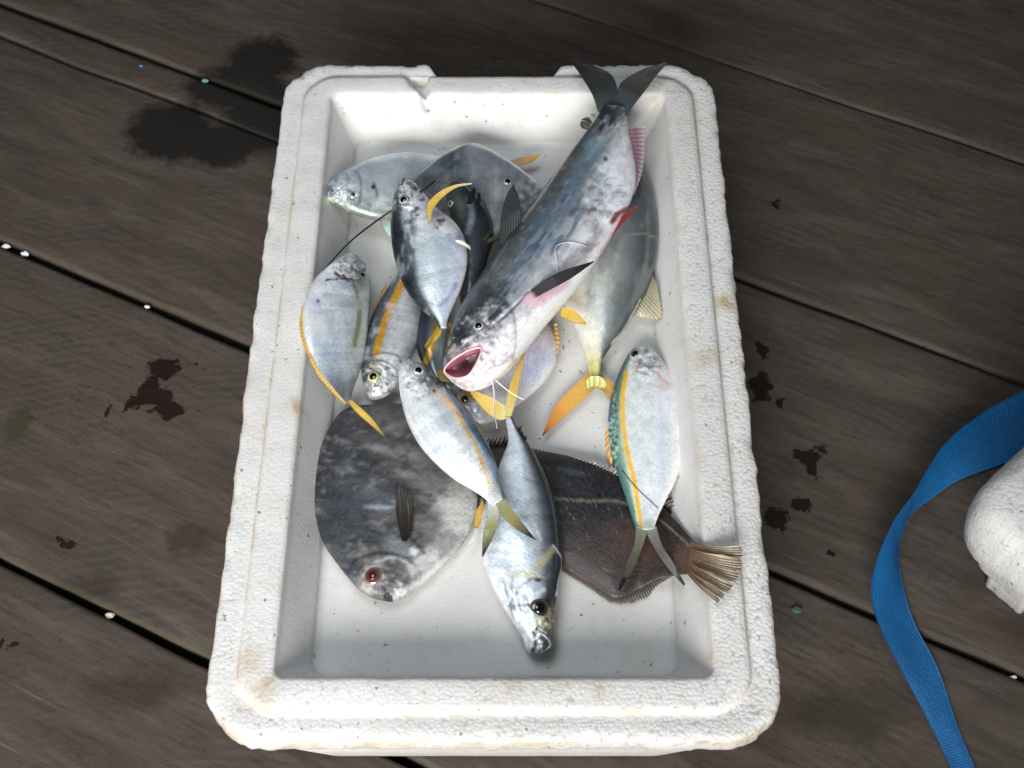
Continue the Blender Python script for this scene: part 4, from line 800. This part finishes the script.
fin(M1_, 'dorsal_fin', [(609, 425), (609, 445), (613, 462)], [(605, 432), (606, 452), (611, 466)], [FL+.016]*2, [FL+.014]*2, [(0, (206, 150, 60)), (1, (222, 150, 60))], 6, False, 30, 8, .3)

# --- the big catfish
mouth_poly = [(443, 371), (448, 364), (457, 357), (467, 351), (476, 348), (482, 348), (480, 356), (475, 366), (469, 375), (461, 378), (451, 377)]
I1 = fish('sea_catfish', 'largest fish, a blue-grey catfish with gaping pink mouth, dark tail on the far rim',
    [(443, 372), (443, 362), (446, 350), (450, 332), (455, 316), (465, 298), (482, 272), (502, 243), (524, 213), (545, 186), (565, 158), (582, 136), (596, 118), (603, 106)],
    [(443, 372), (452, 380), (462, 386), (472, 388), (490, 383), (508, 370), (526, 349), (546, 324), (566, 300), (584, 278), (602, 252), (620, 222), (632, 198), (636, 175), (633, 150), (628, 128), (626, 108)],
    [(0, FL+.056), (.25, FL+.058), (.6, FL+.060), (.85, FL+.064), (1, FL+.070)], .034,
    [(-1, (226, 222, 226)), (-.8, (216, 212, 216)), (-.45, (196, 194, 200)), (-.15, (156, 160, 166)), (.12, (126, 132, 136)), (.45, (98, 108, 114)), (.75, (76, 84, 88)), (1, (50, 54, 56))],
    [
     M_((140, 142, 148), 12, 5, .52, .68, .2, 30, -35),
     L_([(500, 300), (530, 258), (558, 215), (578, 178), (596, 150)], 14, (84, 116, 140), 7, .75, .9), L_([(530, 235), (555, 200)], 8, (62, 98, 132), 5, .6, 1), B_(595, 150, 12, 16, 35, (110, 150, 164), .7, .8), M_((84, 92, 98), 30, 7, .5, .72, .3, 32, -52),
     B_(612, 170, 14, 24, 20, (190, 200, 210), .6, .8), B_(608, 195, 18, 20, 20, (176, 190, 206), .5, .8), B_(590, 222, 14, 12, 0, (176, 180, 184), .6, .9), B_(592, 206, 11, 6, -30, (104, 94, 94), .85, .6, .6), B_(606, 213, 8, 4, -10, (120, 122, 128), .7, .6, .5), B_(606, 159, 2.5, 3, 0, (40, 42, 46), .9), B_(596, 230, 9, 8, 0, (130, 134, 146), .6, .7),
     B_(614, 108, 18, 20, 0, (40, 46, 50), .9, .8), B_(610, 101, 6, 5, 0, (96, 130, 124), .6, .8), B_(590, 247, 12, 5, -35, (120, 116, 122), .7, .6), 
     PG([(462, 394), (504, 396), (556, 334), (618, 268), (644, 204), (622, 226), (600, 258), (572, 288), (532, 312), (500, 336), (478, 372)], (238, 232, 236), .92, 4), M_((188, 180, 186), 9, 3, .60, .74, .25, 36, -48),
     B_(460, 330, 14, 26, 30, (40, 42, 48), .9, .8), B_(480, 296, 20, 22, 0, (50, 54, 58), .7, .9), B_(492, 298, 24, 12, -45, (58, 62, 66), .75, .8, .7), M_((34, 36, 40), 5, 9, .64, .74, .25, 33, 30), B_(484, 318, 12, 6, -60, (176, 170, 174), .45, .7, .8),
     L_([(463, 342), (478, 334), (500, 318), (522, 298)], 3.2, (196, 196, 206), 1.2, .8), L_([(470, 342), (490, 328), (512, 310), (528, 292)], 1.8, (110, 62, 76), 1.0, .85), L_([(462, 338), (480, 327), (500, 310)], 1.4, (50, 50, 56), .8, .7),
     PG([(522, 303), (530, 292), (560, 284), (572, 276), (566, 290), (548, 300), (534, 308)], (206, 150, 164), .55, 3),
     B_(500, 362, 14, 6, -45, (170, 160, 170), .5, .8, .8), B_(514, 340, 12, 5, -45, (236, 224, 232), .6, .8), L_([(487, 342), (488, 356), (484, 368)], 1.6, (170, 140, 150), 1, .5, .3), L_([(492, 338), (520, 330), (532, 312)], 1.2, (150, 130, 140), 1, .4, .3),
     B_(470, 322, 9, 8, -30, (120, 122, 128), .5, .7),
     MB(505, 345, 48, 26, -42, (150, 138, 144), 14, 2.6, .53, .66, .55, 1, -42), MB(500, 350, 40, 24, -42, (246, 242, 246), 12, 2.4, .55, .66, .5, 2, -46), MB(495, 312, 36, 16, -42, (40, 42, 48), 14, 3, .5, .64, .7, 3, -42),  # jaw streaks: skin marks plus dark reflections painted into the colour
     MB(496, 308, 34, 12, -42, (150, 150, 158), 10, 2.5, .58, .70, .35, 4, -42), MB(610, 190, 26, 44, 25, (228, 234, 244), 12, 6, .5, .68, .5, 5, 30), MB(604, 205, 26, 34, 25, (110, 102, 106), 8, 3.5, .60, .70, .55, 6, 0), MB(555, 225, 50, 26, -55, (52, 84, 118), 20, 5, .52, .64, .7, 7, -55),
     MB(540, 255, 60, 22, -50, (150, 160, 168), 16, 3, .55, .66, .5, 8, -52), MB(606, 120, 18, 16, 0, (28, 30, 34), 10, 5, .42, .6, .8, 9, -60), MB(462, 384, 16, 8, -20, (190, 150, 160), 5, 2, .5, .62, .6, 10, 0), L_([(632, 200), (618, 224), (602, 250)], 3, (206, 160, 178), 2, .5), L_([(452, 362), (466, 350), (484, 344)], 4, (214, 170, 170), 1.5, .8), B_(455, 352, 7, 6, -40, (180, 160, 150), .6, .8),
     L_([(612, 222), (618, 214), (633, 206)], 5, (120, 24, 40), 1.6, .9, .2), PG([(548, 180), (552, 180), (570, 156), (588, 132), (584, 132)], (70, 74, 76), .5, 1)],
    SLICK, .0, .52, [(0, .45), (.03, .6), (.1, .8), (.22, .95), (.4, 1), (.6, .85), (.8, .55), (.93, .3), (1, .2)], (.31, .10, 0, .0016), hole=mouth_poly, N_=260, M1=130, lump=.0010, scales=0)
eye(I1, 478.5, 326, 6.6, (176, 178, 186), (120, 122, 130), .52)
cavity(I1, 'mouth', mouth_poly, .017, (206, 128, 142), (46, 18, 24), .0008, (222, 188, 190), .0003, (8, -6))
tz = [FL+.070, FL+.073, FL+.071, FL+.066]
tcs = [(0, (66, 76, 80)), (.3, (50, 50, 52)), (1, (38, 36, 38))]
fin(I1, 'tail_fin', [(598, 112), (592, 94), (580, 74), (568, 58)], [(618, 112), (618, 92), (612, 75), (598, 67), (569, 57)], tz, tz, tcs, 15, True, 90, 50, .02, .0009, ray_k=.5, splits=[(.93, .10, .02)])
fin(I1, 'tail_fin', [(612, 112), (617, 92), (624, 79), (645, 67), (667, 61)], [(628, 116), (634, 105), (645, 91), (657, 75), (668, 62)], tz, tz, [(0, (66, 76, 84)), (.4, (62, 58, 62)), (1, (96, 90, 92))], 15, True, 90, 50, .02, .0009, ray_k=.5, splits=[(.07, .08, .02)])
fin(I1, 'pectoral_fin', [(519, 303), (534, 288), (560, 272), (594, 261)], [(521, 306), (544, 293), (570, 279), (594, 262)], [FL+.084, FL+.092, FL+.094], [FL+.082, FL+.088, FL+.092], [(0, (58, 48, 52)), (.4, (50, 44, 48)), (1, (34, 32, 36))], 7, True, 60, 24, .02, .0008)
fin(I1, 'anal_fin', [(627, 128), (631, 150), (634, 172), (632, 190)], [(645, 126), (645, 150), (642, 172), (634, 196)], [FL+.068, FL+.066, FL+.062], [FL+.066, FL+.062, FL+.058], [(0, (150, 104, 118)), (.5, (128, 92, 106)), (1, (172, 150, 160))], 16, False, 60, 24, .1, .0005, ray_k=.2)
fin(I1, 'pelvic_fin', [(604, 238), (616, 222), (636, 205)], [(612, 236), (624, 222), (638, 208)], [FL+.066]*2, [FL+.062]*2, [(0, (150, 50, 66)), (.6, (140, 30, 44)), (1, (130, 50, 60))], 7, True, 40, 18, .02, .0006, label='blood-red fin')
fin(I1, 'dorsal_fin', [(500, 262), (500, 228), (505, 200), (513, 184)], [(520, 232), (521, 214), (519, 198), (514, 185)], [FL+.062, FL+.072, FL+.078], [FL+.068, FL+.076, FL+.078], [(0, (44, 44, 46)), (1, (52, 52, 56))], 8, True, 50, 26, .02, .0008)
fin(I1, 'adipose_fin', [(588, 130), (582, 128), (580, 124)], [(592, 122), (588, 117), (582, 119)], [FL+.070]*2, [FL+.074]*2, [(0, (70, 66, 66)), (1, (56, 52, 54))], 3, True, 20, 12, 0, .0006, curl=.001)
def bar(pts, r=.0007, col=(214, 196, 200), ta=.5):
    w3 = [at(I1, x, y)[0]+VW*.0012 if on else P(x, y, on0) for x, y, on, on0 in pts]
    tube('barbel', w3, r, FLESH, I1.root, I1.org, 8, 50, col, ta)
bar([(492, 381, 1, 0), (494, 392, 0, FL+.062), (494, 408, 0, FL+.060), (497, 428, 0, FL+.064)], .0008, (226, 200, 204))
bar([(558, 282, 1, 0), (557, 262, 1, 0), (555, 248, 1, 0), (566, 243, 1, 0), (580, 244, 1, 0), (588, 247, 1, 0)], .0006, (196, 196, 204), .8)
bar([(497, 384, 1, 0), (510, 392, 0, FL+.062), (524, 400, 0, FL+.058)], .0006, (236, 230, 226))

# --- scraps in and around the tray
fl = plain('dark_filament', (30, 30, 34), .35)
t_ = tube('fin_filament', [P(436, 180, FL+.075), P(415, 196, FL+.074), P(385, 215, FL+.062), (P(352, 240, FL+.06)), P(331, 262, FL+.058), P(318, 277, FL+.058)], .0010, fl, None, (0, 0, 0), 8, 60, None, .7)
tag(t_, 'long thin dark filament running from the upright silver fish down to the left tray wall', 'filament')

# ------------------------------------------------------------------ blue strap
def strap():
    A = [(1090, 355), (1024, 390), (985, 411), (949, 439), (928, 468), (913, 494), (901, 510), (892, 524), (876, 562), (871, 597), (881, 631), (900, 669), (930, 725), (960, 790)]
    Bq = [(1090, 425), (1024, 455), (994, 467), (958, 481), (934, 497), (915, 511), (908, 520), (904, 530), (899, 552), (903, 586), (915, 624), (938, 669), (957, 725), (984, 790)]
    n = 160; m = 22; u = np.linspace(0, 1, n); a = crv(A, u=u); b = crv(Bq, u=u)
    k = np.linspace(0, 1, len(A))
    zA = np.interp(u, k, [.03, .03, .034, .036, .04, .042, .042, .040, .034, .026, .020, .014, .008, .006])
    zB = np.interp(u, k, [.004, .004, .004, .004, .004, .005, .006, .006, .005, .004, .004, .003, .003, .003])
    X, Y = [], []; V = []; UV = []
    for i in range(n):
        for j in range(m):
            t = j/(m-1); p = P(a[i, 0]*(1-t)+b[i, 0]*t, a[i, 1]*(1-t)+b[i, 1]*t, zA[i]*(1-t)+zB[i]*t)
            p = p+VW*(.0016*math.sin(t*math.pi)*math.sin(u[i]*17)+.0012*math.sin(t*7+u[i]*9)*.4)
            V.append(p); UV.append((u[i]*.62, t*.045))
    V = np.array(V); nn = n*m
    f = gridfaces(n, m); top = V+VW*.0007; f2 = [tuple(reversed([i+nn for i in q])) for q in f]
    bd = [i*m for i in range(n)]+[(n-1)*m+j for j in range(1, m)]+[i*m+m-1 for i in range(n-2, -1, -1)]+[j for j in range(m-2, 0, -1)]
    rim = [(bd[i], bd[i]+nn, bd[(i+1) % len(bd)]+nn, bd[(i+1) % len(bd)]) for i in range(len(bd))]
    g = N('blue_webbing'); uv = g.n('UVMap').outputs[0]
    w1 = g.n('TexWave', {'Vector': uv, 'Scale': 150.0, 'Distortion': .8}, bands_direction='X').outputs['Fac']
    w2 = g.n('TexWave', {'Vector': uv, 'Scale': 190.0, 'Distortion': .5}, bands_direction='Y').outputs['Fac']
    wv = g.math('MULTIPLY', w1, w2); nz = g.n('TexNoise', {'Vector': uv, 'Scale': 40.0, 'Detail': 4.0}).outputs['Fac']
    c = g.mix(wv, (.0, .08, .25), (.01, .32, .78)); c = g.mix(g.ramp(nz, [(.4, 0), (.8, .4)]), c, (.002, .06, .17))
    g.set(Base_Color=c, Roughness=.55, Normal=g.bump(wv, .8, .0008))
    o = mesh('strap', np.vstack([V, top]), f+f2+rim, g.m, None, None, np.vstack([UV, UV]))
    tag(o, 'twisted blue woven webbing strap lying on the deck right of the fish tray', 'strap')
strap()

# ------------------------------------------------------------------ second foam box at the right edge
def box2():
    c = np.array(P(976, 548, .075)[:2])            # near-left corner seen in the photo
    e1 = np.array(P(1040, 500, .07)[:2])-np.array(P(984, 556, .07)[:2]); e1 = e1/np.linalg.norm(e1)
    e2 = np.array([-e1[1], e1[0]])                 # away from the viewer
    WX, WY = .42, .115; c = c+e1*.030+(P(971, 520, .1)-P(917, 420, .1))[:2]
    lo = [(.042, .0), (.038, .002), (.037, .034), (.039, .038), (.045, .039), (.024, .040), (.021, .043), (.020, .074), (.022, .077), (.028, .078), (.004, .079), (.0, .083), (-.001, .098), (.001, .114), (.005, .124), (.011, .130), (.019, .1325), (.030, .133),
          (.044, .133), (.052, .133)]
    V = []; C = []
    for k, (ins, z) in enumerate(lo):
        p = rrloop(ins, WX-ins, ins, WY-ins, max(.044-ins, .004), 60)
        zn = z+(fbm(p[:, 0]*40, p[:, 1]*40, 5)-.5)*.004*(z > 0.001)
        jit = (fbm(p[:, 0]*120+k*.5, p[:, 1]*120, 6)-.5)*.003+(fbm(p[:, 0]*30, p[:, 1]*30, 15)-.5)*.006
        w_ = c[None]+(p[:, :1]+jit[:, None])*e1+(p[:, 1:]+jit[:, None])*e2
        V.append(np.stack([w_[:, 0], w_[:, 1], zn], -1)); C.append(np.stack([np.full(len(p), .6 if z > .074 else .1), np.full(len(p), .45 if z in (.075, .074, .038) else .02), 0*p[:, 0]], -1))
    n = len(V); M = len(V[0]); V = np.concatenate(V); C = np.concatenate(C)
    f = gridfaces(n, M, 0, True); f.append(tuple(range((n-1)*M, n*M))); f.append(tuple(reversed(range(M))))
    o = mesh('foam_box', V, f, FOAM, None, C)
    tag(o, 'worn white foam box, only its rounded corner showing beside the blue strap', 'foam box')
box2()

# ------------------------------------------------------------------ small debris
def chip(name, label, px, py, z, r, col, cat='debris', group=None):
    c = P(px, py, z); r = r*.75; v = []; seg = 9; g = np.random.RandomState(int(px*7+py))
    for zz, rr in ((0, 1), (.5, .9), (.7, .5)):
        for s in range(seg):
            a = 2*math.pi*s/seg; q = r*rr*(.7+.6*g.rand()); v.append(c+np.array([q*math.cos(a)*1.4, q*math.sin(a), zz*r]))
    o = mesh(name, v, gridfaces(3, seg, 0, True)+[tuple(range(2*seg, 3*seg)), tuple(reversed(range(seg)))], plain(name+'_'+str(int(px)), col, .6, nz=300, dist=.0003), None, smooth_=False)
    tag(o, label, cat, group)
chip('foam_crumb', 'white foam crumb in the board gap at the far left edge', 6, 247, -.004, .0042, (225, 232, 236), 'crumb', 'white crumbs on the deck')
chip('foam_crumb', 'white foam crumb in the board gap just right of the leftmost crumb', 25, 254, -.004, .004, (225, 232, 236), 'crumb', 'white crumbs on the deck')
chip('foam_crumb', 'white crumb halfway along the left gap towards the tray', 147, 307, -.001, .0026, (200, 204, 200), 'crumb', 'white crumbs on the deck')
chip('foam_crumb', 'square pale crumb bridging the gap at lower left', 110, 616, -.004, .0038, (206, 196, 180), 'crumb', 'white crumbs on the deck')
chip('foam_crumb', 'white crumb in the lower right gap, close to the right edge', 1013, 678, -.003, .003, (200, 215, 225), 'crumb', 'white crumbs on the deck')
chip('foam_crumb', 'tiny white crumb in the lower right gap, just right of the strap', 946, 654, -.003, .0022, (180, 190, 190), 'crumb', 'white crumbs on the deck')
chip('paint_flake', 'pale green paint flake on the dark wet patch at upper left', 205, 81, .0005, .0034, (110, 150, 130), 'flake')
chip('paint_flake', 'blue paint flake near the board crack at upper left', 141, 66, .0005, .0022, (70, 120, 160), 'flake')
chip('paint_flake', 'round green flake on the board at lower right, between tray and strap', 796, 610, .0005, .0046, (56, 84, 66), 'flake')
